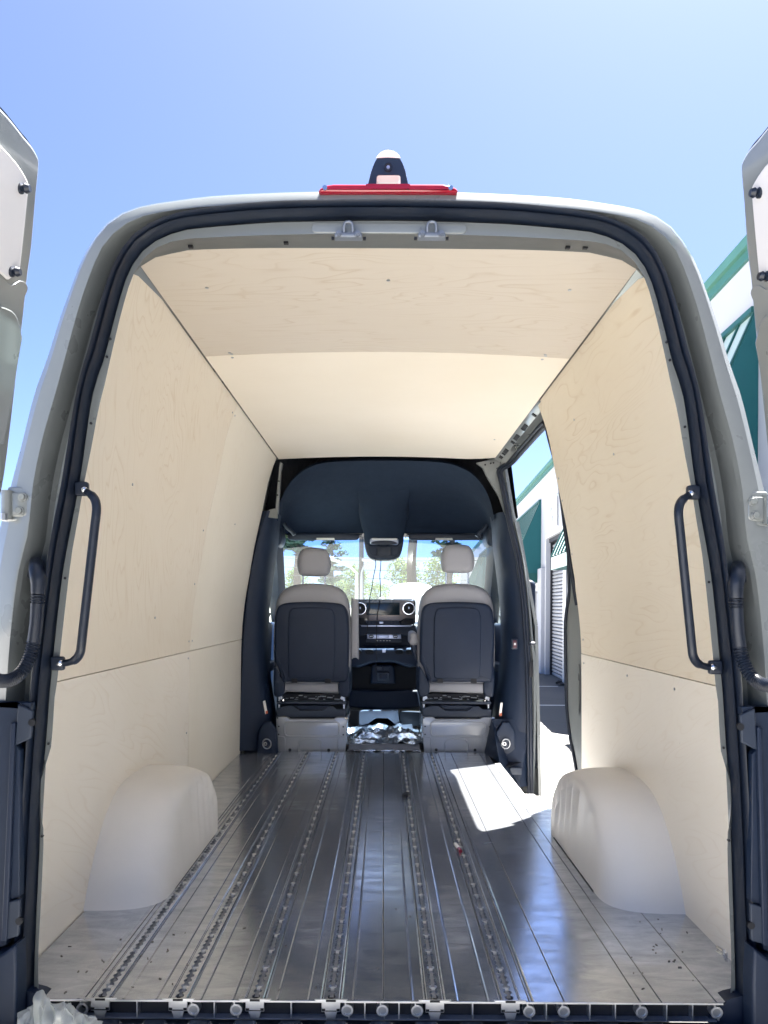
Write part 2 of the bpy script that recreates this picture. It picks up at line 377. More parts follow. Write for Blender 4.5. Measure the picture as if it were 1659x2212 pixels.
def asphalt(name='worn_asphalt', k=1.0):
    m, nt, b = newmat(name)
    K = lambda t: tuple(x * k for x in t)
    v = coords(nt)
    big = noisetex(nt, v, 0.35, 5, 0.6); fine = noisetex(nt, v, 45, 4, 0.7); mid = noisetex(nt, v, 4.0, 5, 0.65)
    c = mixc(nt, big, K((0.26, 0.255, 0.245)), K((0.36, 0.352, 0.335)))
    c = mixc(nt, math_(nt, 'MULTIPLY', fine, 0.4), c, K((0.17, 0.17, 0.168)))
    c = mixc(nt, math_(nt, 'MULTIPLY', ramp(nt, mid, [(0.5, 0.0), (0.75, 1.0)]), 0.25), c, K((0.30, 0.29, 0.275)))
    vo = N(nt, 'ShaderNodeTexVoronoi', feature='DISTANCE_TO_EDGE'); vo.inputs['Scale'].default_value = 0.45
    wv = mixc(nt, 0.12, v, noisetex(nt, v, 2.5, 4).node.outputs['Color']); nt.links.new(wv, vo.inputs['Vector'])
    crack = ramp(nt, vo.outputs['Distance'], [(0.0, 1.0), (0.012, 0.0)])
    c = mixc(nt, math_(nt, 'MULTIPLY', crack, 0.5), c, (0.05, 0.05, 0.05))
    nt.links.new(c, b.inputs['Base Color']); b.inputs['Roughness'].default_value = 0.85
    bump(nt, b, fine, 0.4, 0.006)
    return m
M['asphalt'] = asphalt('pale_worn_concrete', 1.05); M['bay'] = asphalt('shade_darkened_asphalt', 0.30)

# ------------------------------------------------------------------ ground
g = MB(); g.add([(-400, -300, 0), (400, -300, 0), (400, 700, 0), (-400, 700, 0)], [(0, 1, 2, 3)])
go = g.build('ground', M['asphalt'], normals=False); go['kind'] = 'structure'
bay = MB(); bay.add([(1.75, -16, .004), (16, -16, .004), (16, 58, .004), (1.75, 58, .004)], [(0, 1, 2, 3)])
bo = bay.build('parking_bays', M['bay'], normals=False); bo['kind'] = 'structure'  # asphalt darker than the ground: building shade is partly put into its colour
lines = MB()
for k in range(-3, 7):
    yy = 4.75 + 3.05 * k
    lines.add([(1.8, yy, .008), (2.9 + .049 * yy, yy, .008), (2.9 + .049 * yy, yy + .1, .008), (1.8, yy + .1, .008)], [(0, 1, 2, 3)])
lo = lines.build('parking_lines', M['linepaint'], normals=False); lo['kind'] = 'structure'

# ------------------------------------------------------------------ the van
van = empty('cargo_van', (0, 0, FLOOR))
tag(van, 'grey high roof cargo van seen through its open rear doors', 'van')

# --- rear door frame, lofted round the opening
NR = 64
A = [(-62, 2260), (-58, 1900), (-50, 1600), (-36, 1400), (-18, 1240), (0, 1130), (21, 1051), (46, 955), (73, 848), (100, 774), (125, 694), (150, 624), (175, 559), (200, 517), (225, 484), (265, 457), (310, 442), (380, 431), (463, 421), (600, 414), (720, 411), (838, 410)]
Bf = [(4, 2260), (4, 1800), (8, 1600), (20, 1400), (39, 1239), (60, 1154), (71, 1047), (92, 945), (120, 848), (145, 755), (170, 664), (192, 599), (220, 534), (258, 493), (305, 468), (380, 453), (463, 445), (600, 436), (720, 432), (838, 431)]
S0 = [(36, 2260), (36, 2184), (37, 2042), (46, 1936), (53, 1793), (60, 1687), (69, 1555), (80, 1438), (103, 1292), (121, 1154), (139, 1061), (160, 937), (177, 848), (210, 724), (235, 634), (260, 574), (295, 524), (350, 489), (425, 467), (565, 449), (700, 444), (838, 442)]
S1 = [(66, 2260), (68, 2149), (75, 1971), (85, 1758), (94, 1616), (107, 1450), (124, 1289), (135, 1211), (153, 1118), (171, 1019), (195, 848), (220, 774), (245, 679), (265, 609), (285, 564), (320, 524), (375, 497), (425, 487), (565, 475), (700, 471), (838, 470)]
E = [(85, 2260), (85, 2167), (82, 2078), (89, 1936), (94, 1804), (88, 1758), (88, 1690), (97, 1655), (110, 1616), (119, 1491), (123, 1475), (135, 1363), (146, 1267), (156, 1189), (167, 1129), (181, 1047), (199, 958), (213, 880), (222, 848), (250, 724), (270, 646), (288, 592), (312, 556), (348, 529), (388, 518), (425, 514), (565, 508), (700, 505), (838, 504)]
def half(px, d, n=NR):
    pts = [(P(x, y, d)[0], P(x, y, d)[2]) for x, y in crom(px, 5)]
    pts[-1] = (0.0, pts[-1][1])
    return resample(pts, n)
def full(h): return h + [(-x, z) for x, z in reversed(h[:-1])]
def r3(h, y): return [(x, y, z) for x, z in full(h)]
def lerp(a, b, t): return [(p[0] + (q[0] - p[0]) * t, p[1] + (q[1] - p[1]) * t) for p, q in zip(a, b)]
hA, hB, hS0, hS1, hE = half(A, 1.88), half(Bf, 1.85), half(S0, 1.88), half(S1, 1.88), half(E, 1.88)
hBC = lerp(hB, hS0, 0.10)
frame = MB().loft([r3(hA, .10), r3(hA, .035), r3(lerp(hA, hB, .35), .012), r3(lerp(hA, hB, .8), .002), r3(hB, .0), r3(hBC, .012), r3(lerp(hB, hS0, .20), .075), r3(lerp(hB, hS0, .42), .088), r3(lerp(hB, hS0, .46), .070), r3(lerp(hB, hS0, .58), .070), r3(lerp(hB, hS0, .63), .090), r3(lerp(hB, hS0, .90), .080), r3(hS0, .05), r3(hS1, .05), r3(lerp(hS1, hE, .15), .036), r3(lerp(hS1, hE, .85), .031), r3(hE, .0305)])
frame.build('rear_door_frame', M['paint'], van, smooth=22, normals=False)
# inner return of the flange and the header underside
hF = half([(80, 2260), (80, 1900), (84, 1700), (104, 1600), (132, 1363), (160, 1129), (200, 930), (238, 760), (262, 660), (282, 607), (305, 580), (330, 560), (380, 547), (425, 542), (565, 538), (700, 537), (838, 537)], 2.10)
hF = [(x - .006, z) for x, z in hF]
hE2 = [(x * 1.002, z + .001) for x, z in hE]
ret = MB().loft([r3(hE, .0305), r3(lerp(hE2, hF, .12), .045), r3(lerp(hE2, hF, .8), .20), r3(hF, .25), r3([(x * 1.06, z + .02) for x, z in hF], .252)])
ret.build('header_return', M['header'], van, smooth=50, normals=False)
# pressed strengthening panel along the header
def hz(x, z0): return z0
pr = MB()
zt = P(838, 478, 1.87)[2]; zb = P(838, 500, 1.87)[2]
pr.puff(rrect(P(675, 0, 1.87)[0], zb, -P(675, 0, 1.87)[0], zt, .012), .036, .0285, .002)
pr.build('header_pressing', M['paint'], van, smooth=60)
# dark clip holes in flange
hole_pts = [(412, 534), (618, 526), (1226, 536), (1264, 536)]
hb = MB()
for x, y in hole_pts:
    p = P(x, y, 2.0); hb.box(p[0] - .006, p[0] + .006, p[1] - .005, p[1] + .005, p[2] - .0015, p[2] + .004)
for x, y in [(237, 731), (230, 770), (196, 914), (140, 1249), (104, 1607), (90, 1807), (76, 2136)]:
    for s in (1, -1):
        p = P(x, y, 1.879); hb.disc_y(s * p[0], p[2], .0292, .036, .0032, 8)
hb.build('clip_holes', M['black'], van, kind='stuff')
# weather strip: two bulbs round the opening
seal = MB().loft([r3(lerp(hS0, hS1, .12 + .80 * t), y) for t, y in ((0, .052), (0.02, .02), (.12, -.006), (.26, -.016), (.42, -.012), (.55, .004), (.60, .022), (.66, .006), (.78, -.004), (.90, .004), (1.0, .022), (1.02, .05))])
so = seal.build('door_seal', M['rubber'], van, smooth=60, normals=False)

# --- outer skin (roof and sides), straight back from the frame
def shell(y0, y1, lo=0, hi=None, rise=0.0):
    hh = full(hA); hi = hi or len(hh)
    rings = []
    for y, k in ((y0, 0), (y0 + .25, .6), (y0 + .8, 1), (y1, 1)):
        rings.append([(x * (1 + .012 * k), y, z + rise * k * max(0, min(1, (z - 1.5) / .4))) for x, z in hh[lo:hi]])
    return MB().loft(rings)
iz = next(i for i, (x, z) in enumerate(full(hA)) if z > 1.78)          # where the sliding door opening stops
sh = shell(.10, 3.12, 0, 2 * NR - 1 - iz, .05)
q = full(hA); n2 = len(q)
rr = []
for y, k in ((.10, 0), (.35, .6), (.9, 1), (1.83, 1)):
    rr.append([(x * (1 + .012 * k), y, z + .05 * k * max(0, min(1, (z - 1.5) / .4))) for x, z in q[n2 - iz - 1:]])
sh.loft(rr)
sh.build('body_shell', M['paint'], van, smooth=50, normals=False)

# --- profile of the plywood side walls
WP = [(.935, -.004), (.932, .40), (.928, .73), (.917, .895), (.902, 1.01), (.878, 1.152), (.847, 1.34), (.798, 1.568), (.757, 1.77), (.708, 1.911)]
def wx(z):
    for (x0, z0), (x1, z1) in zip(WP, WP[1:]):
        if z <= z1: return x0 + (x1 - x0) * (z - z0) / (z1 - z0)
    return WP[-1][0]
WPS = crom(WP, 6)
def wxs(z):
    for (x0, z0), (x1, z1) in zip(WPS, WPS[1:]):
        if z <= z1: return x0 + (x1 - x0) * (z - z0) / (z1 - z0)
    return WPS[-1][0]
def wall_panel(name, side, y0, y1, z0, z1, mat, edge=None, n=14):
    b = MB(); r0, r1 = [], []
    for k in range(n + 1):
        z = z0 + (z1 - z0) * k / n; x = wxs(z)
        ya, yb = (y0(z) if callable(y0) else y0), (y1(z) if callable(y1) else y1)
        r0.append((side * x, ya, z)); r1.append((side * x, yb, z))
    ny = 6
    rings = [[tuple(a + (c - a) * t / ny for a, c in zip(p, q)) for p, q in zip(r0, r1)] for t in range(ny + 1)]
    b.loft(rings)
    outer = [[(p[0] + side * .012, p[1], p[2]) for p in r] for r in rings]
    b.loft(outer)
    # rims
    b.loft([rings[0], outer[0]]); b.loft([rings[-1], outer[-1]])
    b.loft([[r[0] for r in rings], [r[0] for r in outer]]); b.loft([[r[-1] for r in rings], [r[-1] for r in outer]])
    bm_o = b.build(name, mat, van, smooth=30, normals=False)
    me = bm_o.data; bm = bmesh.new(); bm.from_mesh(me); bmesh.ops.remove_doubles(bm, verts=bm.verts, dist=1e-5); bmesh.ops.recalc_face_normals(bm, faces=bm.faces); bm.to_mesh(me); bm.free(); me.set_sharp_from_angle(angle=R(30))
    return bm_o
YS = 1.80
seam = lambda y: .73
def rear_edge(z):    # the near edge of the lower panels has a shallow bump where it laps over the flange
    return .16
pUL = wall_panel('plywood_panel', -1, rear_edge, YS - .0022, .7335, 1.908, M['ply_swirl'])
pUF = wall_panel('plywood_panel', -1, YS + .0022, 3.13, .7335, 1.908, M['ply_plain'])
pLL = wall_panel('plywood_panel', -1, rear_edge, YS - .0026, -.022, .7305, M['ply_low'], n=6)
pLF = wall_panel('plywood_panel', -1, YS + .0026, 3.13, -.022, .7305, M['ply_plain'], n=6)
def redge(z): return 1.775 if z > 1.1 else 1.80
pUR = wall_panel('plywood_panel', 1, rear_edge, lambda z: 1.765 + (0.02 if z < 1.07 else 0), .7335, 1.908, M['ply_side'], n=20)
pLR = wall_panel('plywood_panel', 1, rear_edge, 1.79, -.022, .7305, M['ply_low'], n=6)
for sd, ya, yb in ((-1, .3, 3.1), (1, .3, 1.76)):
    MB().loft([[(sd * (wxs(z) + .014), y, z) for z in (.70, .76)] for y in (ya, yb)]).build('seam_backing', M['black'], van, normals=False)
MB().loft([[(-(wxs(z) + .014), y, z) for z in [.0, .3, .6, .73, .9, 1.1, 1.3, 1.5, 1.7, 1.9]] for y in (YS - .03, YS + .03)]).build('seam_backing', M['black'], van, normals=False)
MB().box(-1.0, -.936, 3.13, 3.20, -.2, .9).build('seam_backing', M['black'], van)  # unseen black block added to close a gap that let light in
# flap of the lower panels lapping the flange
for s in (-1, 1):
    pts = [P(x, y, 1.878) for x, y in ((112, 1612), (97, 1655), (88, 1690), (87, 1758), (93, 1800))]
    b = MB(); poly = [(-abs(p[0]) if s < 0 else abs(p[0]), p[2]) for p in pts]
# screws
def screws(panel, lst, side):
    b = MB()
    for y, z in lst:
        x = wxs(z) - .0005
        b.cyl((side * (x + .004), y, z), (side * (x - .0022), y, z), .0045, 8)
    b.build('screw_heads', M['steel'], panel)
screws(pUL, [(1.77, 1.86), (1.74, 1.30), (1.77, .78), (1.2, .9), (.7, 1.35), (1.75, 1.05)], -1)
screws(pUF, [(1.83, 1.86), (1.83, .78), (2.4, 1.4)], -1)
screws(pLL, [(1.77, .70), (1.76, .35)], -1)
screws(pUR, [(1.72, 1.55), (1.30, 1.72), (1.74, 1.45), (1.74, .80), (1.74, 1.2), (.9, 1.5)], 1)
screws(pLR, [(1.74, .69), (1.1, .69), (.62, .69)], 1)

# --- ceiling boards, slightly crowned
def ceil_panel(y0, y1, mat, cut=0.0):
    b = MB(); top, bot = [], []
    for y in [y0 + (y1 - y0) * k / 8 for k in range(9)]:
        rb, rt = [], []
        for k in range(17):
            u = -1 + 2 * k / 16
            x = .699 * u
            yy = y if not cut else y - max(0, (u - .82)) / .18 * cut * max(0, (y - y1 + .4) / .4)
            z = 1.905 + .022 * (1 - u * u)
            rb.append((x, yy, z)); rt.append((x, yy, z + .009))
        bot.append(rb); top.append(rt)
    b.loft(bot); b.loft(top); b.loft([bot[0], top[0]]); b.loft([bot[-1], top[-1]])
    b.loft([[r[0] for r in bot], [r[0] for r in top]]); b.loft([[r[-1] for r in bot], [r[-1] for r in top]])
    return b.build('ceiling_panel', mat, van, smooth=30)
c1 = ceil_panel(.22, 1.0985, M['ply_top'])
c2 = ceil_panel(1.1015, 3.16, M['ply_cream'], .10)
def cscrews(panel, lst):
    b = MB()
    for x, y in lst:
        z = 1.905 + .022 * (1 - (x / .699) ** 2)
        b.cyl((x, y, z + .003), (x, y, z - .0025), .0055, 8)
    b.build('screw_heads', M['steel'], panel)
cscrews(c1, [(-.55, .48), (0, .45), (.55, .48), (-.60, 1.07), (.60, 1.07), (-.595, 1.085), (.605, 1.085)])
cscrews(c2, [(-.60, 1.125), (.60, 1.125), (.62, 2.55)])
# dark cavity between wall and ceiling boards
for s in (-1, 1):
    MB().loft([[(s * x, y, z) for x, z in ((.66, 1.935), (.745, 1.935), (.765, 1.84))] for y in (.2, 1.7 if s > 0 else 3.14)]).build('ceiling_gap_backing', M['black'], van, normals=False)

# --- load floor: extruded planks, tracks, end face
RAILX = [-.684, -.497, -.312, -.129, .121, .303]
Y1F = 3.17
def plank(x0, x1, yr=0.0, y1=Y1F, poly=None):
    b = MB()
    if poly: b.prism(poly, -.0045, 0.0, ax='z')
    else: b.box(x0 + .0012, x1 - .0012, yr, y1, -.0045, 0)
    return b.build('floor_plank', M['alu'], van, bevel=.0008, seg=1)
hw = .021
plank(0, 0, poly=[(-.93, .05), (-.832, .012), (-.815, 0), (-.725, 0), (-.725, Y1F), (-.93, Y1F)])
plank(-.7238, RAILX[0] - hw)
for a, c in ((0, 1), (1, 2), (2, 3)): plank(RAILX[a] + hw, RAILX[c] - hw)
plank(RAILX[3] + hw, -.0035); plank(-.0035, RAILX[4] - hw)
plank(RAILX[4] + hw, RAILX[5] - hw)
plank(RAILX[5] + hw, .349)
plank(.349, .433); plank(.433, .617); 
plank(0, 0, poly=[(.6182, 0), (.667, 0), (.667, Y1F), (.6182, Y1F)])
plank(0, 0, poly=[(.669, 0), (.80, 0), (.80, 1.785), (.669, 1.785)])
plank(0, 0, poly=[(.802, 0), (.815, 0), (.832, .012), (.935, .05), (.935, 1.785), (.802, 1.785)])
MB().prism([(-1.0, .06), (1.0, .06), (1.0, 1.75), (.95, 1.81), (.70, 1.81), (.70, 2.835), (.865, 3.07), (.95, 3.14), (1.0, 3.9), (-1.0, 3.9)], -.047, -.0452, ax='z').build('floor_underlay', M['black'], van)
# raised beads beside the tracks
bead = MB()
for x in RAILX:
    for off in (-.054, .054, -.0255, .0255):
        w2 = .004 if abs(off) > .04 else .0015
        bead.add([(x + off - w2, .003, .0002), (x + off, .003, .0011), (x + off + w2, .003, .0002), (x + off - w2, Y1F - .003, .0002), (x + off, Y1F - .003, .0011), (x + off + w2, Y1F - .003, .0002)], [(0, 1, 4, 3), (1, 2, 5, 4)])
bead.build('floor_beads', M['alu'], van, normals=False, kind='stuff')
# tracks: lips with scalloped teeth
def track(x):
    b = MB(); pitch = .0254; ny = int(Y1F / pitch)
    for s in (-1, 1):
        prof = []
        for k in range(ny):
            y0 = k * pitch
            prof += [(.0045, y0), (.0045, y0 + .006), (.0095, y0 + .0105), (.0102, y0 + .0155), (.0095, y0 + .0205)]
        prof.append((.0045, ny * pitch))
        a = [(s * px + x, py, .0022) for px, py in prof]; c = [(s * .0180 + x, py, .0022) for px, py in prof]
        lo_ = [(s * px + x, py, -.004) for px, py in prof]; e = [(s * .0205 + x, py, .0002) for px, py in prof]
        b.loft([lo_, a, c, e])
    o = b.build('floor_rail', M['alu'], van, normals=False)
    MB().box(x - .019, x + .019, .003, Y1F, -.0085, -.007).build('rail_slot', M['railpit'], o)
    r = MB()
    for k in range(30):
        y = .07 + .1016 * k
        if y > Y1F - .05: break
        r.cyl((x, y, -.0075), (x, y, .0022 if y > .6 else -.004), .0065 if y > .6 else .008, 10)
    r.build('rail_bolts', M['zinc'], o, kind='stuff')
    # end face of the track: T shaped cut profile
    t = MB()
    t.prism([(x - .040, .0030), (x + .040, .0030), (x + .034, -.0015), (x + .0225, -.0035), (x + .0225, -.026), (x + .015, -.026), (x + .0105, -.043), (x - .0105, -.043), (x - .015, -.026), (x - .0225, -.026), (x - .0225, -.0035), (x - .034, -.0015)], -.0022, .003)
    t.build('rail_end', M['alu_edge'], o, bevel=.0008, seg=1)
    f = MB(); f.box(x - .0215, x - .0135, -.0032, -.0022, -.024, -.018); f.box(x + .0135, x + .0215, -.0032, -.0022, -.024, -.018); f.box(x - .013, x + .013, -.0032, -.0022, -.0245, -.0225)
    f.box(x - .012, x + .012, -.0032, -.0022, -.0015, .0036)
    f.build('rail_end_slots', M['black'], o)
    return o
for x in RAILX: track(x)
# end face: top skin, bottom skin, webs and screw bosses
e = MB(); e.box(-.815, .815, -.0015, .0, -.0042, -.0004); e.build('end_skin', M['alu_edge'], van)
MB().box(-.80, .80, -.001, .02, -.0455, -.0425).build('end_skin', M['silver'], van)
MB().box(-.93, .93, .02, .024, -.047, -.004).build('end_void', M['black'], van)
for xp in (139, 296, 463, 629, 788, 862, 1021, 1180, 1274, 1329, 1440, 1496):
    x = P(xp, 2182, 1.85)[0]
    MB().box(x - .0014, x + .0014, -.0012, .02, -.0425, -.0042).build('end_web', M['alu_edge'], van)
for i, xp in enumerate((178, 418, 510, 750, 826, 901, 1143, 1218, 1386, 1548)):
    x = P(xp, 2184, 1.85)[0]
    b = MB(); b.disc_y(x, -.023, -.0016, .02, .0145, 18, .0098)
    b.box(x + .003, x + .006, -.0014, .02, -.0425, -.036); b.box(x - .006, x - .003, -.0014, .02, -.0105, -.0042)
    o = b.build('screw_boss', M['alu_edge'], van, smooth=40)
    if i not in (0,):
        MB().disc_y(x, -.023, .001, .012, .0098, 14).build('boss_screw', M['steel'], o)
# chamfered dark corners
for s in (-1, 1):
    b = MB(); poly = [(s * .815, -.004), (s * .835, .006), (s * .93, .03), (s * .93, -.09), (s * .78, -.05)]
    b.prism(poly, .008, .05); b.build('sill_corner', M['plastic'], van)
# bumper step with tread lugs
b = MB(); b.prism([(-.12, -.30), (-.17, -.14), (-.16, -.062), (-.012, -.058), (.03, -.06), (.03, -.30)], -.93, .93, ax='x'); bmp = b.build('rear_bumper', M['plastic2'], van, bevel=.006)
x = -.80
while x < .80:
    MB().prism([(x, -.058), (x + .012, -.040), (x + .060, -.040), (x + .072, -.058)], -.13, -.014).build('tread_lug', M['plastic2'], bmp, bevel=.003)
    MB().box(x + .078, x + .100, -.13, -.02, -.058, -.046).build('tread_lug', M['plastic2'], bmp, bevel=.002)
    x += .108

# --- wheel arch covers
def arch(side):
    rings = []; NT, NU = 44, 15
    for i in range(NT + 1):
        t = math.pi * i / NT
        yc, ry = 1.02, .49
        def pt(u, t=t):
            # u 0 = foot at wall, 1 = foot of inner face; section in x / height
            k = u
            inx = .935 - .235 * min(1, k / .62)
            shr = 1 - .16 * max(0, (k - .45)) / .55
            return inx, shr
        ring = []
        for j in range(NU + 1):
            u = j / NU
            # superellipse cross-section from the crown at the wall to the inner face foot
            ring.append(u)
        rings.append((t, ring))
    b = MB(); R_ = []
    for k in range(19):                       # k runs from wall (0) to the inner face centre (18)
        a = R(90) * k / 18
        ex = 3.2
        off = abs(math.sin(a)) ** (2 / ex)      # 0 at wall .. 1 at inner face
        sc = abs(math.cos(a)) ** (2 / ex)       # 1 at wall .. 0 at centre of inner face
        row = []
        for i in range(NT + 1):
            t = math.pi * i / NT
            prof_z = .325 * (math.sin(t) ** .62 if t > 0 else 0)
            c = -math.cos(t); prof_y = math.copysign(abs(c) ** .85, c)
            if prof_y < 0: prof_z = .325 * (1 - abs(prof_y) ** 3.0)
            # the section shrinks towards the inner face while the foot stays on the floor
            ys = 1.02 + .485 * prof_y * (.62 + .38 * sc)
            zs = prof_z * (.80 + .20 * sc) if k < 18 else prof_z * .80
            x = .935 - .235 * off * (1 - .10 * (zs / .32))
            # pleats on the forward half of the inner face
            if off > .55 and prof_y > -.1:
                x += .010 * math.sin((ys - 1.0) * 2 * math.pi / .085) * min(1, (off - .55) * 4) * (1 if zs < .27 else .3) * min(1, zs / .12)
            if -.62 < prof_y < -.45 and off > .3: x += .003
            row.append((side * x, ys, zs))
        R_.append(row)
    b.loft(R_)
    # close the inner face down to the floor
    last = R_[-1]
    foot = [(side * .700, p[1], 0.0) for p in last]
    m = 6
    b.loft([[tuple(q + (w - q) * k / m for q, w in zip(p, f)) for p, f in zip(last, foot)] for k in range(m + 1)])
    o = b.build('wheel_arch', M['arch'], van, smooth=60)
    k = MB(); k.tube([(p[0] - side * .001, p[1], .001) for p in foot[2:-2]], .0022, 6); k.build('arch_contact_line', M['black'], o, smooth=60)  # black line at the foot stands in for contact shadow and gap
    return o
arch(-1); arch(1)

# --- grab handles
def mir(p, s): return (-s * abs(p[0]) if False else (p[0] if s < 0 else -p[0]), p[1], p[2])
for s in (-1, 1):
    b = MB()
    pts = [P(180, 1058, 1.875), P(190, 1064, 1.86), P(201, 1073, 1.835), P(207, 1085, 1.82), P(208.5, 1104, 1.815)]
    end = [P(176, 1392, 1.815), P(173, 1410, 1.82), P(164, 1424, 1.835), P(148, 1431, 1.86), P(128, 1433, 1.875)]
    mid = [tuple(a + (c - a) * k / 8 for a, c in zip(pts[-1], end[0])) for k in range(1, 8)]
    path = [mir(p, s) for p in crom(pts + mid + end, 4)]
    n = len(path); rad = [.0105 if 6 < i < n - 7 else .0085 for i in range(n)]
    b.tube(path, rad, 12)
    for xx, yy in ((177, 1056), (125, 1433)):
        p = mir(P(xx, yy, 1.874), s)
        b.puff(rrect(p[0] - .016, p[2] - .017, p[0] + .016, p[2] + .017, .006), p[1] - .006, p[1] + .008, .003)
    h = b.build('grab_handle', M['plastic2'] if False else M['rubber'], van, smooth=50)
    for xx, yy in ((181, 1058), (129, 1433)):
        p = mir(P(xx, yy, 1.864), s); c = MB()
        c.loft([[(p[0] + r * math.cos(2 * math.pi * k / 14), p[1] + y, p[2] + r * math.sin(2 * math.pi * k / 14)) for k in range(14)] for r, y in ((.0088, .003), (.0088, -.001), (.0065, -.005), (.003, -.0065))], closed=True, cap=True)
        c.build('handle_bolt', M['chrome'], h, smooth=50)

# --- hinges on the rear corners
for s in (-1, 1):
    def q(x, y, d): return mir(P(x, y, d), s)
    a, c = q(19, 1116, 1.855), q(61, 1064, 1.855)
    b = MB(); b.puff(rrect(min(a[0], c[0]), a[2], max(a[0], c[0]), c[2], .011), .0, .016, .004)
    o = b.build('door_hinge', M['paint'], van, smooth=50)
    for xx, yy in ((46, 1073), (40, 1103)):
        p = q(xx, yy, 1.845); k = MB(); k.disc_y(p[0], p[2], -.008, .004, .0085, 8); k.disc_y(p[0], p[2], -.003, .004, .0115, 14)
        k.build('hinge_bolt', M['paint'], o, smooth=40, bevel=.001)
    p = q(14, 1090, 1.85); k = MB(); k.cyl((p[0], .0, p[2] - .036), (p[0], .0, p[2] + .034), .013, 12); k.build('hinge_pin', M['paint'], o, smooth=40)
    p0 = q(9, 1120, 1.84); k = MB(); k.cyl((p0[0], -.012, p0[2] - .004), (p0[0], -.012, p0[2] + .012), .009, 8); k.build('hinge_bolt', M['steel'], o, smooth=40)
    # stepped relief round the hinge
    k = MB(); k.prism([(t[0], t[2]) for t in (q(70, 1052, 1.86), q(78, 1066, 1.86), q(68, 1118, 1.86), q(56, 1126, 1.86), q(4, 1126, 1.86), q(18, 1052, 1.86))], .006, .02)
    k.build('hinge_recess', M['paint'], van, bevel=.004)
    # wiring boot and corrugated conduit
    boot = [q(78, 1216, 1.885), q(79, 1228, 1.85), q(82, 1245, 1.835), q(83.5, 1262, 1.832), q(82, 1284, 1.83)]
    k = MB(); k.tube(crom(boot, 5), [.016 + .003 * math.sin(math.pi * i / 20) for i in range(21)][:len(crom(boot, 5))], 14)
    c0, c1 = q(60, 1252, 1.895), q(92, 1206, 1.895)
    k.puff(rrect(min(c0[0], c1[0]), c0[2], max(c0[0], c1[0]), c1[2], .014), .030, .058, .007)
    cond = k.build('cable_conduit', M['rubber'], van, smooth=60)
    def ribbed(pts, r0, r1, pitch):
        pth = resample(crom(pts, 8), int(sum(math.dist(a, b) for a, b in zip(pts, pts[1:])) / pitch * 4) + 1)
        return pth, [r1 if (i % 4) in (1, 2) else r0 for i in range(len(pth))]
    k = MB(); pth, rad = ribbed([q(82, 1284, 1.83), q(81, 1305, 1.83)], .0135, .0165, .0065); k.tube(pth, rad, 14); k.build('conduit_bellows', M['rubber'], cond, smooth=40)
    k = MB(); k.tube(crom([q(81, 1304, 1.83), q(78.5, 1345, 1.83), q(73, 1388, 1.83)], 5), .0155, 14); k.build('conduit_sleeve', M['rubber'], cond, smooth=60)
    k = MB(); pth, rad = ribbed([q(73, 1386, 1.83), q(67, 1412, 1.825), q(55, 1440, 1.81), q(38, 1460, 1.79), q(18, 1470, 1.76), q(-2, 1470, 1.72), q(-22, 1462, 1.66)], .0125, .016, .0075)
    k.tube(pth, rad, 14); k.build('conduit_bellows', M['rubber'], cond, smooth=40)

# --- catches under the header
for xp in (753.5, 931.5):
    c = P(xp, 517, 1.885); x, y, z = c; u = 1.885 / FPX
    b = MB(); b.puff([(x - 29 * u, z - 6 * u), (x + 29 * u, z - 6 * u), (x + 30 * u, z + 1 * u), (x + 24 * u, z + 8 * u), (x + 14 * u, z + 8 * u), (x + 10 * u, z + 5 * u), (x - 10 * u, z + 5 * u), (x - 14 * u, z + 8 * u), (x - 24 * u, z + 8 * u), (x - 30 * u, z + 1 * u)], .008, .032, .004)
    o = b.build('door_catch', M['catch'], van, smooth=45)
    k = MB(); k.tube(crom([(x - 9 * u, .014, z + 2 * u), (x - 9.5 * u, .010, z + 16 * u), (x - 7 * u, .009, z + 24 * u), (x, .009, z + 26.5 * u), (x + 7 * u, .009, z + 24 * u), (x + 9.5 * u, .010, z + 16 * u), (x + 9 * u, .014, z + 2 * u)], 4), 3.3 * u, 8); k.build('catch_loop', M['catch'], o, smooth=60)
    for dx in (-20, 20):
        k = MB(); k.disc_y(x + dx * u, z, .002, .010, 6 * u, 12); k.disc_y(x + dx * u, z, -.001, .004, 3.5 * u, 6); k.build('catch_bolt', M['catch'], o, smooth=40)
    k = MB(); k.box(x - 37 * u, x - 31 * u, .028, .0335, z - 3 * u, z + 3 * u); k.box(x + 31 * u, x + 37 * u, .028, .0335, z - 3 * u, z + 3 * u); k.build('catch_slots', M['black'], o)

# --- brake light and camera pod on the roof edge
def zz(x, y, d): p = P(x, y, d); return (p[0], p[2])
b = MB(); b.puff([zz(*t, 1.87) for t in ((690, 424), (694, 419), (705, 413), (722, 410.5), (955, 410.5), (970, 413), (983, 419), (987, 424), (984, 428), (694, 428))], -.008, .05, .006)
bl = b.build('brake_light', M['red'], van, smooth=50)
for xx in (703, 972):
    p = P(xx, 415.5, 1.86); k = MB(); k.disc_y(p[0], p[2], -.012, .0, .006, 10); k.build('lamp_screw', M['chrome'], bl, smooth=40)
k = MB(); k.prism([zz(*t, 1.864) for t in ((791, 409), (886, 409), (883, 419.5), (794, 419.5))], -.0105, .0); k.build('lamp_reflector', simple('deep_red_lens', (0.22, 0.006, 0.02), 0.12, 0, .4), bl)
pod_out = crom([zz(*t, 1.9) for t in ((792, 409), (797, 386), (803, 364), (811, 345), (821, 331), (838.5, 324.5), (857, 331), (867, 345), (875, 364), (880, 386), (885, 409))], 4)
hole = [zz(*t, 1.9) for t in ((866, 412), (865, 380), (862, 377), (817, 377), (814, 380), (812, 412))]
k = MB()
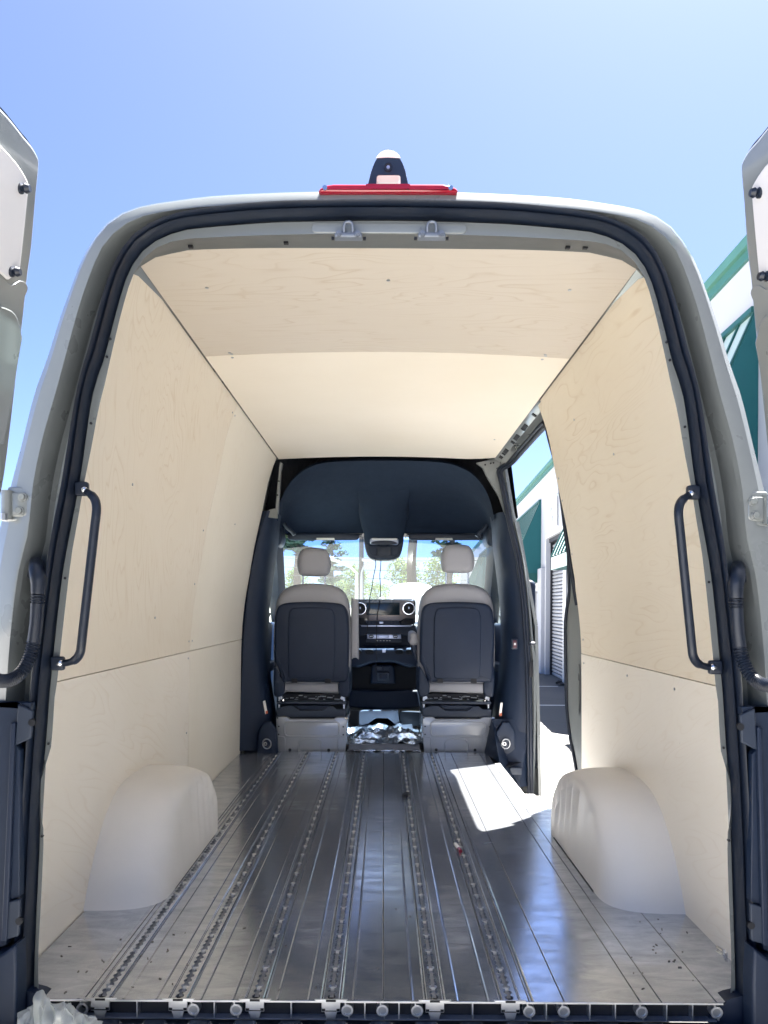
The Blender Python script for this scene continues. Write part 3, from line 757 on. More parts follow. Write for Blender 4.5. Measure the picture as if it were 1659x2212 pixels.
# pod shell tapering forwards; black rear face has a window opening
def scaled(poly, f, dz=0): c = zz(838.5, 409, 1.9); return [(c[0] + (x - c[0]) * f, c[1] + (z - c[1]) * f + dz) for x, z in poly]
k.loft([[(x, y, z) for x, z in scaled(pod_out, f)] for y, f in ((.055, 1.0), (.075, 1.015), (.12, 1.0), (.16, .9))])
pod = k.build('camera_pod', M['white'], van, smooth=60, normals=False)
inner = scaled(pod_out, .985)
ring = []
hp = resample(list(reversed(hole)), len(inner))
k = MB(); k.loft([[(x, .052, z) for x, z in inner], [(x, .052, z) for x, z in hp]])
k.loft([[(x, .052, z) for x, z in hp], [(x, .054, z) for x, z in hp]])
k.build('pod_face', M['plastic'], pod, normals=False)
k = MB(); k.loft([[(x, .054, z) for x, z in hp], [(x * .9 + zz(838.5, 409, 1.9)[0] * .1, .15, z) for x, z in hp]]); k.build('pod_window', M['white'], pod, normals=False)  # white lining stands in for pale sky seen through the opening
capo = [p for p in scaled(pod_out, 1.004) if p[1] > zz(838, 342, 1.9)[1]]
k = MB(); k.prism(capo + [zz(838.5, 339.5, 1.9)], .0485, .0515); k.build('pod_cap', M['white'], pod)
for s in (-1, 1):
    p = [zz(838.5 + s * t[0], t[1], 1.9) for t in ((26, 378), (20, 384), (24, 412), (28, 412))]
    k = MB(); k.prism(p, .07, .12); k.build('pod_strut', M['white'], pod)
p = P(838.5, 362, 1.9)
k = MB(); k.disc_y(p[0], p[2], .046, .053, .0105, 20, .0075); k.disc_y(p[0], p[2], .049, .053, .0075, 20); k.build('camera_lens', M['gloss'], pod, smooth=40)
k = MB(); k.disc_y(p[0], p[2], .047, .05, .0042, 14); k.build('camera_lens', M['silver'], pod, smooth=40)

# --- rear doors, standing open at right angles
def door(s):
    # door plane: leans with the pillar; a = distance behind the hinge line, z = height
    def q(x, y, X):     # photo point on the door face whose lateral position is X(z) -> van coords
        z = 1.5
        for _ in range(12):
            Xz = -(.715 + .235 * (1.885 - z) + 0.0)
            tx = (x - CXP) + (y - CYP) * ROLL; d = (Xz + X - XC) * FPX / tx
            z = EYE - ((y - CYP) - (x - CXP) * ROLL) * d / FPX
        return (Xz + X, d - D0, z)
    sil = [(-4, 1120), (0, 1097), (16, 1019), (37, 848), (58, 664), (65, 596), (74, 531), (83, 425), (88, 377), (89, 345), (82, 325), (70, 305), (54, 286), (28, 252), (0, 221), (-40, 180)]
    edge = [q(x, y, 0) for x, y in sil]
    # build in door coordinates: t = distance from the hinge edge towards the viewer
    def at(X, t_z): return X
    m = (lambda p: p) if s < 0 else (lambda p: (-p[0], p[1], p[2]))
    far = [(p[0], -1.05, p[2]) for p in edge]
    low = (-(.715 + .235 * 1.885) , -.1, 0.0)
    def lean(z, X=0.0): return -(.715 + .235 * (1.885 - max(z, 1.0))) + X - .0 
    # outline in (y, z)
    out = crom([(p[1], p[2]) for p in edge], 3)
    out = [(out[0][0], -.12), (out[0][0] , .5)] + out
    outline = out + [(-1.02, out[-1][1] + .0), (-1.02, -.12)]
    def plate(poly, X0, X1, name, mat, parent, r=.0, bev=0):
        b = MB()
        def clip(poly, sg):
            res = []
            for (ya, za), (yb, zb) in zip(poly, poly[1:] + poly[:1]):
                ia, ib = sg * (za - 1.0) >= 0, sg * (zb - 1.0) >= 0
                if ia: res.append((ya, za))
                if ia != ib: t = (1.0 - za) / (zb - za); res.append((ya + (yb - ya) * t, 1.0))
            return res
        for pc in (clip(poly, 1), clip(poly, -1)):
            n = len(pc)
            if n < 3: continue
            b.add([m((lean(z, X0), y, z)) for y, z in pc] + [m((lean(z, X1), y, z)) for y, z in pc],
                  [tuple(range(n)), tuple(range(2 * n - 1, n - 1, -1))] + [(i, (i + 1) % n, n + (i + 1) % n, n + i) for i in range(n)])
        return b.build(name, mat, parent, bevel=bev)
    d = plate(inset(outline, -.010), -.062, -.022, 'rear_door', M['paint'], van, bev=.008)
    # outer flange with weather strip peeking out beyond the inner pan
    io = inset(outline, .006)
    plate(io, -.020, .0, 'door_pan', M['jamb'], d, bev=.007)
    plate(inset(outline, -.004), -.030, -.012, 'door_weatherstrip', M['plastic2'], d)
    # pale card covering the upper window blank
    cardp = [(p[1], p[2]) for p in (q(20, 604, .007), q(41, 587, .007), q(44, 578, .007), q(60, 425, .007), q(62.5, 403, .007), q(56, 384, .007), q(35, 351, .007), q(0, 312, .007), q(-40, 272, .007), q(-60, 260, .007), q(-60, 560, .007), q(0, 585, .007))]
    cd = plate(crom(cardp[:8], 2) + cardp[8:], .0, .007, 'door_card', M['card'], d, bev=.002)
    for x, y in ((53, 407), (33, 587)):
        p = q(x, y, .015); k = MB(); p = (p[0] - .009, p[1], p[2])
        a = m((p[0] - .004, p[1], p[2])); c = m((p[0] + .020, p[1], p[2]))
        k.tube([a, m((p[0] + .004, p[1], p[2])), m((p[0] + .006, p[1], p[2])), m((p[0] + .012, p[1], p[2])), c], [.0105, .0105, .0065, .010, .007], 10)
        k.build('card_clip', M['rubber'], d, smooth=40)
    # pressed recess below the card
    rec = [(p[1], p[2]) for p in (q(52, 640, 0), q(58, 625, 0), q(54, 612, 0), q(40, 606, 0), q(24, 616, 0), q(8, 606, 0), q(-30, 585, 0), q(-60, 640, 0), q(-60, 1000, 0), q(-8, 1000, 0), q(14, 860, 0), q(30, 740, 0))]
    plate(crom(rec[:6], 2) + rec[6:], .0, .0025, 'door_pressing', M['jamb'], d, bev=.0015)
    rec2 = [(p[1], p[2]) for p in (q(40, 730, 0), q(30, 690, 0), q(16, 670, 0), q(-10, 660, 0), q(-50, 660, 0), q(-50, 960, 0), q(0, 960, 0), q(20, 850, 0), q(33, 770, 0))]
    plate(crom(rec2[:4], 2) + rec2[4:], .002, .010, 'door_pressing', M['paint'], d, bev=.005)
    plate([(edge[0][0] - .015, -.118), (edge[0][0] - .015, .745), (-1.0, .745), (-1.0, -.118)], .0, .014, 'door_lower_trim', M['plastic'], d, bev=.006)
    # black lower cladding, rails and gussets seen beside the pillar
    def pz(pts, dd, y0, y1, name, mat, bev=.002, par=d):
        k = MB(); k.prism([((lambda v: (v[0] if s < 0 else -v[0], v[2]))(P(x, y, dd))) for x, y in pts], y0, y1); return k.build(name, mat, par, bevel=bev)
    pz([(-120, 1517), (68, 1517), (68, 1535), (42, 1519), (36, 1610), (45, 1620), (44, 1936), (20, 1946), (16, 2040), (-120, 2085)], 1.825, -.030, -.004, 'lower_cladding', M['plastic'])
    pz([(27, 1560), (37, 1560), (19, 2030), (6, 2030)], 1.815, -.045, -.0305, 'cladding_rail', M['steel'] if False else M['seatpanel'], .003)
    pz([(41, 1520), (73, 1535), (69, 1594), (35, 1610)], 1.815, -.042, -.0305, 'hinge_gusset', M['plastic2'], .003)
    pz([(21, 1946), (46, 1940), (43, 2020), (17, 2028)], 1.815, -.042, -.0305, 'hinge_gusset', M['plastic2'], .003)
    for x, y in ((69, 1561), (41, 1990)):
        p = P(x, y, 1.808); k = MB(); k.disc_y(p[0] if s < 0 else -p[0], p[2], -.0435, -.035, .0085, 14); k.build('gusset_hole', M['black'], d)
    pz([(-140, 2075), (5, 2060), (38, 2036), (40, 2110), (36, 2300), (-140, 2300)], 1.80, -.06, -.0045, 'bumper_corner', M['plastic'], .006)
    return d
door(-1); door(1)

# --- sliding door opening: header, gusset, seal, rear post, step
def rr_(v): return (abs(v[0]), v[1], v[2])
b = MB()
prof = [(.688, 1.93), (.705, 1.905), (.735, 1.885), (.752, 1.872), (.790, 1.862)]
b.loft([[(x, y, z) for x, z in prof] for y in (1.70, 1.95, 2.2, 2.5, 2.8, 3.12)])
hd = b.build('slide_door_header', M['jamb'], van, smooth=35, normals=False)
k = MB()
for y, ln in ((1.9, .03), (2.12, .10), (2.2, .03), (2.36, .11), (2.52, .04), (2.74, .10), (2.86, .03), (2.95, .06)):
    k.prism([(.712, 1.897), (.732, 1.8835), (.735, 1.888), (.715, 1.903)], y, y + ln)
k.build('header_slots', M['black'], hd)
k = MB(); k.prism([(.752, 1.874), (.770, 1.866), (.775, 1.874), (.758, 1.884)], 1.70, 3.12); k.build('header_rail', M['paint'], hd)
# seal: along the header, round the corners, down the B-pillar
def sealpath(off=0.0):
    pts = [(.935, 1.83, .95), (.885, 1.83, 1.25), (.845, 1.83, 1.55), (.80, 1.835, 1.74), (.790, 1.89, 1.828), (.788, 2.02, 1.849), (.787, 2.6, 1.849), (.787, 2.95, 1.849)]
    px = [(1083, 1018), (1087, 1045), (1095, 1085), (1106, 1140), (1120, 1198), (1128, 1250), (1136, 1320), (1140, 1380), (1143.5, 1450), (1146, 1540), (1147, 1640), (1148, 1700), (1148, 1760)]
    pts += [P(x, y, 4.93) for x, y in px]
    return pts
k = MB(); pth = crom(sealpath(), 6); k.tube(pth, .013, 8); k.tube([(x - .018, y, z + .012) for x, y, z in pth], .010, 8)
k.build('slide_door_seal', M['rubber'], van, smooth=70)
# jamb face of the B-pillar towards the opening
inn = [(1085, 1010), (1092, 1078), (1108, 1140), (1122, 1198), (1130, 1250), (1137, 1320), (1141, 1380), (1144, 1450), (1146, 1540), (1147, 1640), (1147, 1720), (1147, 1790)]
out = [(1094, 1012), (1105, 1078), (1119, 1140), (1131, 1198), (1139, 1252), (1147, 1325), (1152, 1380), (1158, 1440), (1158, 1540), (1156, 1640), (1152, 1720), (1147, 1800)]
inn_ = resample(crom(inn, 4), 34); out_ = resample(crom(out, 4), 34)
k = MB(); k.loft([[P(x, y, 4.95) for x, y in inn_], [P(x + (u - x) * .45, y + (v - y) * .45, 4.955) for (x, y), (u, v) in zip(inn_, out_)], [P(x + (u - x) * .6, y + (v - y) * .6, 4.93) for (x, y), (u, v) in zip(inn_, out_)], [P(x, y, 4.94) for x, y in out_], [P(x, y, 5.05) for x, y in out_]])
k.build('door_jamb', M['paint'], van, smooth=40, normals=False)
p = P(1146.5, 1391, 4.90); k = MB(); k.cyl((p[0] - .006, p[1] + .03, p[2]), (p[0], p[1] - .02, p[2]), .009, 10); k.cyl((p[0] + .0, p[1] - .012, p[2]), (p[0] + .022, p[1] - .012, p[2]), .014, 10); k.build('door_buffer', M['rubber'], van, smooth=40)
k = MB(); k.puff([zz(*t, 4.93) for t in ((1142, 1428), (1150, 1428), (1150, 1462), (1142, 1462))], 3.06, 3.10, .004); k.build('latch_plate', M['black'], van, smooth=40)
# outside: rubbing strip, mirror arm, door handle edge on the front door
k = MB(); k.puff(crom([zz(*t, 5.02) for t in ((1153, 1640), (1152, 1590), (1156, 1578), (1163, 1592), (1165, 1618), (1162, 1645), (1157, 1660))], 3, True), 3.15, 4.5, .006); k.build('rubbing_strip', M['plastic'], van, smooth=50)
k = MB(); k.puff([zz(*t, 5.1) for t in ((1146, 1316), (1153, 1320), (1155, 1345), (1150, 1352))], 3.25, 3.42, .006); k.build('door_handle', M['paint'], van, smooth=50)
# rear post of the opening (edge of the quarter panel with its rubber)
lx = [(1226, 1080), (1230, 1246), (1230, 1287), (1223, 1340), (1223, 1415), (1225, 1511), (1227, 1545), (1233, 1594), (1244, 1651), (1248, 1690), (1250, 1760)]
lz = [P(x, y, 3.73) for x, y in crom(lx, 4)]
k = MB(); k.loft([[(x + .004, y + .012, z) for x, y, z in lz], [(x + .010, y - .01, z) for x, y, z in lz], [(x + .022, y - .03, z) for x, y, z in lz], [(wxs(min(z, 1.9)) + .018, 1.80, z) for x, y, z in lz], [(wxs(min(z, 1.9)) + .014, 1.74, z) for x, y, z in lz]])
post = k.build('slide_door_post', M['jamb'], van, smooth=35, normals=False)
k = MB(); k.tube([(x, y + .012, z) for x, y, z in lz], .0085, 8); k.build('post_seal', M['rubber'], post, smooth=70)
pp = P(1240, 1470, 3.70)
k = MB(); k.puff([(1.81, pp[2] - .16), (1.855, pp[2] - .16), (1.855, pp[2] + .08), (1.81, pp[2] + .08)], .9235, .9265, .002, ax='x'); k.build('post_cover', M['paint'], post, smooth=40)
# outer quarter behind the post, closing the side
k = MB(); k.add([(.96, 1.93, -.35), (.96, 1.93, .9), (1.0, 2.05, .9), (1.0, 2.05, -.35)], [(0, 1, 2, 3)]); k.build('post_lower', M['paint'], van, normals=False)
# entry step
k = MB()
k.prism([(.669, 1.788), (.960, 1.788), (.960, 1.815), (.712, 1.815), (.705, 1.822), (.705, 2.83), (.669, 2.83)], -.0045, .0015, ax='z')
k.build('step_lip', M['alu_edge'], van, bevel=.001)
k = MB(); k.loft([[(.705, y, 0), (.712, y, -.012), (.715, y, -.19), (.73, y, -.20), (.95, y, -.20), (.96, y, -.23), (.96, y, -.36)] for y in (1.82, 2.83)])
k.add([(.705, 1.82, 0), (.96, 1.82, 0), (.96, 1.82, -.2), (.712, 1.82, -.2)], [(0, 1, 2, 3)])
st = k.build('entry_step', M['card'], van, smooth=30)
for y in [1.9 + .11 * i for i in range(9)]:
    MB().puff(rrect(.75, y, .92, y + .07, .012), -.201, -.192, .004, ax='z').build('step_tread', M['white'] if False else M['card'], st, smooth=40)

# --- B-pillar trims
def trim(s):
    T = [  # y, inner x, outer x (right hand side in the photo)
        (1108, 1064, 1089), (1140, 1068, 1100), (1175, 1070, 1110), (1238, 1078, 1124), (1318, 1087, 1133), (1398, 1088, 1138), (1478, 1082, 1142), (1538, 1072, 1144), (1580, 1066, 1145), (1622, 1060, 1146)]
    rings = []
    for y, xi, xo in T:
        zc = P(xi, y, 5.0)[2]
        pi, po = P(xi, y, 5.14), P(xo, y, 4.97)
        xi_, xo_ = pi[0], po[0]; w_ = xo_ - xi_
        z = P((xi + xo) / 2, y, 5.02)[2]
        rings.append([(s * xi_, 3.42, z), (s * xi_, 3.30, z), (s * (xi_ + .10 * w_), 3.22, z), (s * (xi_ + .3 * w_), 3.165, z), (s * (xi_ + .7 * w_), 3.125, z), (s * (xi_ + .95 * w_), 3.115, z), (s * xo_, 3.135, z), (s * (xo_ + (.09 if s < 0 else 0)), 3.16 if s < 0 else 3.2, z)])
    # flare towards the floor
    k = MB(); k.loft(rings)
    n = len(rings[0]); k.f.append(tuple(range(n)))
    o = k.build('pillar_trim', M['plastic'], van, smooth=50, normals=False)
    return o
tr_l, tr_r = trim(-1), trim(1)
# the right trim runs on as a step side
def pf(x, y, z): d = (EYE - z) * FPX / (y - CYP); return P(x, y, d)
a, c2_, e_ = (.705, 2.83, .0), (.862, 3.055, -.20), (.945, 3.09, -.20)
k = MB()
k.add([(.705, 2.83, -.001), (.862, 3.055, -.2), (.945, 3.10, -.2), (.950, 3.13, .22), (.70, 3.17, .22), (.655, 3.168, -.001)],
      [(5, 0, 4), (0, 1, 4), (1, 3, 4), (1, 2, 3)])
k.build('step_side_trim', M['plastic'], van, normals=False)
k = MB(); k.puff(rrect(.80, -.115, .875, -.07, .008), 3.03, 3.05, .003); k.build('trim_pocket', M['plastic2'], tr_r, smooth=40)
# recess bases and lashing rings
for s, par, cx in ((-1, tr_l, 578), (1, tr_r, 1091)):
    p = P(cx, 1605, 4.98); x = p[0]; z = p[2]
    u = 4.98 / FPX
    k = MB(); k.puff([(x - 22 * u, z - 24 * u), (x + 22 * u, z - 24 * u), (x + 20 * u, z + 26 * u), (x + 8 * u, z + 46 * u), (x - 6 * u, z + 46 * u), (x - 20 * u, z + 24 * u)], 3.108, 3.16, .008); k.build('ring_mount', M['plastic'], par, smooth=50)
    k = MB(); pts = [(x + 9 * u * math.cos(t), 3.10 - .01 * math.sin(t), z + 11 * u * math.sin(t)) for t in [2 * math.pi * i / 20 for i in range(21)]]; k.tube(pts, .0045, 8, cap=False); k.build('lashing_ring', M['steel'], par, smooth=60)
    k = MB(); k.disc_y(x - 3 * u, z, 3.096, 3.112, 4 * u, 12, 2.4 * u); k.build('lashing_bolt', M['chrome'], par, smooth=40)
# red switch and seat belt tags
p = P(1115, 1392, 4.90)
k = MB(); k.puff(rrect(p[0] - .020, p[2] - .034, p[0] + .020, p[2] + .034, .008), 3.100, 3.125, .004); sw = k.build('door_switch', M['plastic2'], tr_r, smooth=50)
k = MB(); k.puff(rrect(p[0] - .0125, p[2] - .026, p[0] + .0125, p[2] + .026, .005), 3.094, 3.11, .003); k.build('switch_key', simple('dark_red_key', (.07, .018, .03), .35), tr_r, smooth=50)
k = MB(); k.box(p[0] - .006, p[0] - .002, 3.0925, 3.0945, p[2] - .007, p[2] + .007); k.box(p[0] + .002, p[0] + .006, 3.0925, 3.0945, p[2] - .007, p[2] + .007); k.box(p[0] - .002, p[0] + .002, 3.0925, 3.0945, p[2] - .0015, p[2] + .0015); k.build('switch_symbol', M['white'], tr_r)
for par, pts in ((tr_l, ((568, 1515), (573, 1513), (578, 1540), (573, 1543))), (tr_r, ((1081, 1518), (1086, 1518), (1083, 1545), (1078, 1544)))):
    k = MB(); k.prism([zz(*t, 5.0) for t in pts], 3.148, 3.151); k.build('belt_tag', M['label'], par)
    k = MB(); k.prism([zz(*t, 5.0) for t in ((pts[2][0] - 4, pts[2][1] - 4), (pts[2][0] + .5, pts[2][1] - 5), (pts[2][0] + 1, pts[2][1] + 1), (pts[2][0] - 4, pts[2][1] + 2))], 3.145, 3.148); k.build('belt_tag', M['orange'], par)

# metal above the trims
k = MB(); k.prism([zz(*t, 5.0) for t in ((1028, 1001), (1040, 998), (1066, 992), (1084, 982), (1092, 1010), (1098, 1080), (1103, 1112), (1090, 1112), (1076, 1072), (1054, 1036), (1042, 1012))], 3.13, 3.16)
gs = k.build('pillar_gusset', M['jamb'], van, bevel=.003)
k = MB()
for x, y in ((1048, 1004), (1060, 1001), (1066, 1000), (1074, 1012), (1089, 1082)):
    q_ = zz(x, y, 4.98); k.disc_y(q_[0], q_[1], 3.1265, 3.131, .006, 8)
k.build('gusset_holes', M['black'], gs)
k = MB(); k.prism([zz(*t, 5.0) for t in ((596, 1100), (604, 1010), (606, 1000), (612, 1002), (608, 1020), (602, 1112))], 3.12, 3.16); k.build('pillar_gusset', M['jamb'], van, bevel=.003)
k = MB()
for x, y in ((603, 1040), (600, 1070)):
    q_ = zz(x, y, 4.98); k.disc_y(q_[0], q_[1], 3.116, 3.121, .006, 8)
k.build('gusset_holes', M['black'], van)
k = MB(); k.prism([zz(*t, 5.0) for t in ((574, 1118), (582, 1102), (600, 1098), (600, 1120))], 3.13, 3.16); k.build('trim_bracket', M['paint'], van)
# dark cavity above the headlining
k = MB(); k.add([(-.80, 3.30, 1.45), (.80, 3.30, 1.45), (.80, 3.30, 2.0), (-.80, 3.30, 2.0)], [(0, 1, 2, 3)]); 
# (the cavity is open towards the load space; its back wall follows the lining)
hole_in = crom([zz(*t, 5.18) for t in ((597, 1125), (600, 1105), (609, 1078), (622, 1052), (641, 1030), (668, 1012), (700, 1001), (760, 996), (829, 994), (900, 996), (958, 1001), (992, 1010), (1020, 1026), (1042, 1050), (1056, 1076), (1064, 1104), (1067, 1125))], 3)
box_out = resample([(-.86, hole_in[0][1]), (-.80, 1.99), (.80, 1.99), (.86, hole_in[-1][1])], len(hole_in))
k = MB(); k.loft([[(x, 3.32, z) for x, z in hole_in], [(x, 3.40, z) for x, z in box_out], [(x, 3.14, z) for x, z in box_out]]); k.build('roof_cavity', M['black'], van, normals=False)

# --- headlining of the cab (shelf dome)
def ring_px(pts, d, n=49):
    return resample(crom([P(x, y, d) for x, y in pts], 4), n)
r0 = ring_px([(596, 1120), (600, 1102), (609, 1076), (622, 1050), (641, 1028), (668, 1010), (700, 1000), (760, 996), (829, 995), (900, 996), (958, 1000), (992, 1009), (1020, 1024), (1042, 1048), (1056, 1074), (1064, 1102), (1068, 1120)], 5.06)
r1 = ring_px([(600, 1126), (604, 1106), (613, 1082), (628, 1056), (648, 1034), (676, 1018), (706, 1010), (765, 1006), (829, 1005), (895, 1006), (952, 1010), (984, 1018), (1010, 1032), (1032, 1056), (1048, 1082), (1058, 1106), (1064, 1126)], 5.14)
r2 = ring_px([(604, 1140), (608, 1122), (618, 1104), (634, 1090), (656, 1084), (684, 1082), (714, 1082), (770, 1084), (829, 1086), (890, 1084), (946, 1082), (976, 1082), (1004, 1084), (1026, 1092), (1042, 1106), (1054, 1124), (1060, 1140)], 5.62)
r3_ = ring_px([(608, 1156), (612, 1146), (622, 1138), (638, 1135), (660, 1134), (690, 1134), (720, 1134), (775, 1134), (829, 1134), (885, 1134), (940, 1134), (970, 1134), (1000, 1134), (1022, 1136), (1038, 1139), (1050, 1147), (1056, 1158)], 5.96)
r4 = ring_px([(608, 1166), (612, 1158), (622, 1153), (638, 1152), (660, 1152), (690, 1152), (720, 1152), (775, 1152), (829, 1152), (885, 1152), (940, 1152), (970, 1152), (1000, 1152), (1022, 1152), (1038, 1154), (1050, 1160), (1056, 1168)], 6.0)
mid1 = [tuple(a * .5 + c * .5 for a, c in zip(p, q)) for p, q in zip(r1, r2)]
k = MB(); k.loft([[(x, y + .03, z + .02) for x, y, z in r0], r0, r1, mid1, r2, r3_, r4])
lin = k.build('headlining', M['lining'], van, smooth=60, normals=False)
# shadow gap ledges above the visors
# overhead console: funnel from the lining
def cs(pts, d): return [P(x, y, d) for x, y in pts]
rings = []
for d, w0, w1, y0, y1, rr__ in ((5.4, 64, 64, 1030, 1044, 4), (5.62, 58, 50, 1070, 1104, 8), (5.70, 56, 46, 1090, 1138, 12), (5.74, 54, 42, 1110, 1166, 12), (5.77, 48, 40, 1120, 1180, 10)):
    poly = [(829 - w0, y0), (829 + w0, y0), (829 + w0 * .9, y0 + (y1 - y0) * .5), (829 + w1, y1 - rr__), (829 + w1 - rr__, y1), (829 - w1 + rr__, y1), (829 - w1, y1 - rr__), (829 - w0 * .9, y0 + (y1 - y0) * .5)]
    rings.append(cs(poly, d))
k = MB(); k.loft(rings, closed=True, cap=True); oc = k.build('overhead_console', M['lining'], van, smooth=60)
k = MB(); k.puff(crom([zz(*t, 5.80) for t in ((786, 1158), (790, 1190), (798, 1204), (812, 1209), (829, 1210), (846, 1209), (860, 1204), (868, 1190), (872, 1158), (860, 1146), (798, 1146))], 3, True), 3.920, 4.120, .02, 4, blob=True)
k.build('console_pod', M['plastic2'], oc, smooth=60)
for poly in ([(795, 1180), (814, 1180), (814, 1201), (806, 1201), (798, 1196)], [(845, 1180), (864, 1180), (861, 1196), (853, 1201), (845, 1201)]):
    k = MB(); k.puff([zz(*t, 5.76) for t in poly], 3.905, 3.925, .003); k.build('console_flap', M['plastic'], oc, smooth=40)
k = MB(); k.puff(rrect(*zz(818.5, 1199, 5.76), *zz(840.5, 1182, 5.76), .006), 3.900, 3.925, .003); k.build('console_flap', M['plastic2'], oc, smooth=40)
k = MB(); k.puff(rrect(*zz(799, 1177, 5.74), *zz(861, 1162, 5.74), .02), 3.882, 3.920, .008); k.build('map_light', M['silver'], oc, smooth=50)
k = MB(); k.puff(rrect(*zz(803, 1167, 5.73), *zz(858, 1163, 5.73), .006), 3.872, 3.886, .003); k.build('map_light_lens', M['white'], oc, smooth=50)
k = MB(); k.puff(crom([zz(*t, 5.73) for t in ((806, 1170), (820, 1168), (838, 1168), (852, 1170), (858, 1174), (845, 1177), (829, 1178), (813, 1177), (801, 1174))], 3, True), 3.870, 3.890, .004); k.build('map_light_switch', M['plastic2'], oc, smooth=50)
# sun visors
for x0, x1, l0, l1 in ((622, 776, 684, 722), (883, 1041, 941, 977)):
    k = MB(); k.puff(crom([zz(*t, 5.95) for t in ((x0, 1157), (x0 + 6, 1152.5), (x1 - 6, 1153), (x1, 1158), (x1 - 3, 1165), (x1 - 20, 1167), (x0 + 20, 1167), (x0 + 2, 1165))], 3, True), 4.08, 4.12, .012, blob=True); v_ = k.build('sun_visor', M['plastic2'], van, smooth=60)
    k = MB(); k.prism([zz(*t, 5.92) for t in ((l0, 1162), (l1, 1162), (l1 + 1, 1166.5), (l0 - 1, 1166.5))], 4.068, 4.076); k.build('visor_label', M['label'], v_)
for s in (-1, 1):        # grab rails on the A-pillars beside the visors
    k = MB(); pts = [(614, 1130), (620, 1140), (630, 1148), (636, 1156)]
    k.tube(crom([((lambda v: (v[0] if s < 0 else -v[0], v[1], v[2]))(P(x, y, 5.72))) for x, y in pts], 4), .015, 10); k.build('assist_strap', M['plastic2'], lin, smooth=60)

# --- A-pillars, windscreen, cab shell
GT, GB_ = (1.475, 4.17), (.72, 5.25)          # top and bottom edge of the glass (z, y)
def gl(t): return (GT[0] + (GB_[0] - GT[0]) * t, GT[1] + (GB_[1] - GT[1]) * t)
def gw(t): return .80 + .10 * t
def glassband(t0, t1, name, mat):
    k = MB(); rows = []
    for i in range(5):
        t = t0 + (t1 - t0) * i / 4; z, y = gl(t); wdt = gw(t)
        rows.append([(wdt * u, y - .10 * u * u, z) for u in [-1 + 2 * j / 16 for j in range(17)]])
    k.loft(rows); return k.build(name, mat, van, smooth=60, normals=False)
glassband(0.0, .17, 'windscreen_sun_band', M['tintband'])
glassband(.17, 1.0, 'windscreen', M['windscreen'])
for s in (-1, 1):
    k = MB(); rings = []
    for t in [i / 8 for i in range(9)]:
        z, y = gl(-.06 + t * 1.08); wdt = gw(t)
        rings.append([(s * (wdt - .015), y - .10, z), (s * (wdt + .01), y - .06, z), (s * (wdt + .10), y - .10, z), (s * (wdt + .11), y - .22, z), (s * (wdt + .02), y - .26, z), (s * (wdt - .005), y - .18, z)])
    k.loft(rings, closed=True, cap=True); k.build('windscreen_pillar', M['plastic'], van, smooth=40)
    k = MB(); k.puff(crom([zz(829.5 + s * t[0], t[1], 5.82) for t in ((216, 1166), (219, 1140), (228, 1118), (236, 1112), (243, 1130), (240, 1160), (232, 1180), (222, 1180))], 3, True), 3.85, 4.10, .03, 4, blob=True); k.build('pillar_cover', M['plastic2'], van, smooth=60)
# roof over the cab and scuttle
k = MB(); k.loft([[(x * 1.012, y, z) for x, z in ((-.76, zt_), (-.60, zt_ + dz), (0, zt_ + dz + .03), (.60, zt_ + dz), (.76, zt_))] for y, zt_, dz in ((3.0, 1.97, .05), (3.4, 1.93, .06), (3.9, 1.77, .06), (4.2, 1.57, .04), (4.205, 1.475, .0))]); k.build('cab_roof', M['paint'], van, smooth=60, normals=False)
for s in (-1, 1):
    k = MB(); k.add([(s * .76, 3.1, 1.98), (s * .76, 3.4, 1.94), (s * .79, 3.9, 1.77), (s * .81, 4.18, 1.55), (s * .83, 4.08, 1.47), (s * .84, 3.1, 1.50)], [(0, 1, 2, 3, 4, 5)])
    k.add([(s * 1.0, 3.10, -.38), (s * 1.0, 5.5, -.38), (s * .99, 5.5, .72), (s * .99, 4.9, .80), (s * .965, 3.10, .83)], [(0, 1, 2, 3, 4)])
    k.add([(s * .965, 3.10, .83), (s * .965, 3.22, .83), (s * .85, 3.22, 1.50), (s * .84, 3.10, 1.50)], [(0, 1, 2, 3)])
    dr = k.build('front_door', M['paint'], van, normals=False, solid=.02)
    k = MB(); k.add([(s * .97, 3.22, .83), (s * .97, 4.85, .80), (s * .86, 4.08, 1.47), (s * .85, 3.22, 1.50)], [(0, 1, 2, 3)]); k.build('door_window', M['sideglass'], dr, normals=False)
    k = MB(); k.puff([(3.36, -.15), (4.7, -.15), (4.7, .70), (4.3, .82), (3.36, .84)], s * .86, s * .955, .025, ax='x'); k.build('inner_door_trim', M['plastic'], dr, smooth=50)
    k = MB(); k.puff([(3.42, .48), (3.95, .48), (3.98, .54), (3.42, .56)], s * .80, s * .87, .02, ax='x'); k.build('door_armrest', M['plastic2'], dr, smooth=50)
    k = MB(); k.puff([(3.62, .62), (3.78, .62), (3.78, .67), (3.62, .67)], s * .848, s * .862, .006, ax='x'); k.build('inner_handle', M['silver'], dr, smooth=50)
    # seat belt on the pillar
    k = MB(); xs = [P(575, 1190, 5.15), P(567, 1300, 5.15), P(563, 1420, 5.15), P(566, 1530, 5.15)]
    k.loft([[((p[0] + dx) if s < 0 else -(p[0] + dx), 3.27 + dx * .3, p[2]) for p in xs] for dx in (-.012, .016)]); k.build('seat_belt', M['seatpanel'], van, normals=False)
    # outside mirror
    k = MB(); k.puff(rrect(s * 1.15 - .11, .80, s * 1.15 + .11, 1.18, .05), 4.55, 4.68, .03); mi = k.build('wing_mirror', M['plastic'], van, smooth=50)
    k = MB(); k.tube([(s * .97, 4.62, .86), (s * 1.08, 4.62, .90)], .03, 8); k.build('mirror_arm', M['plastic'], mi, smooth=50)
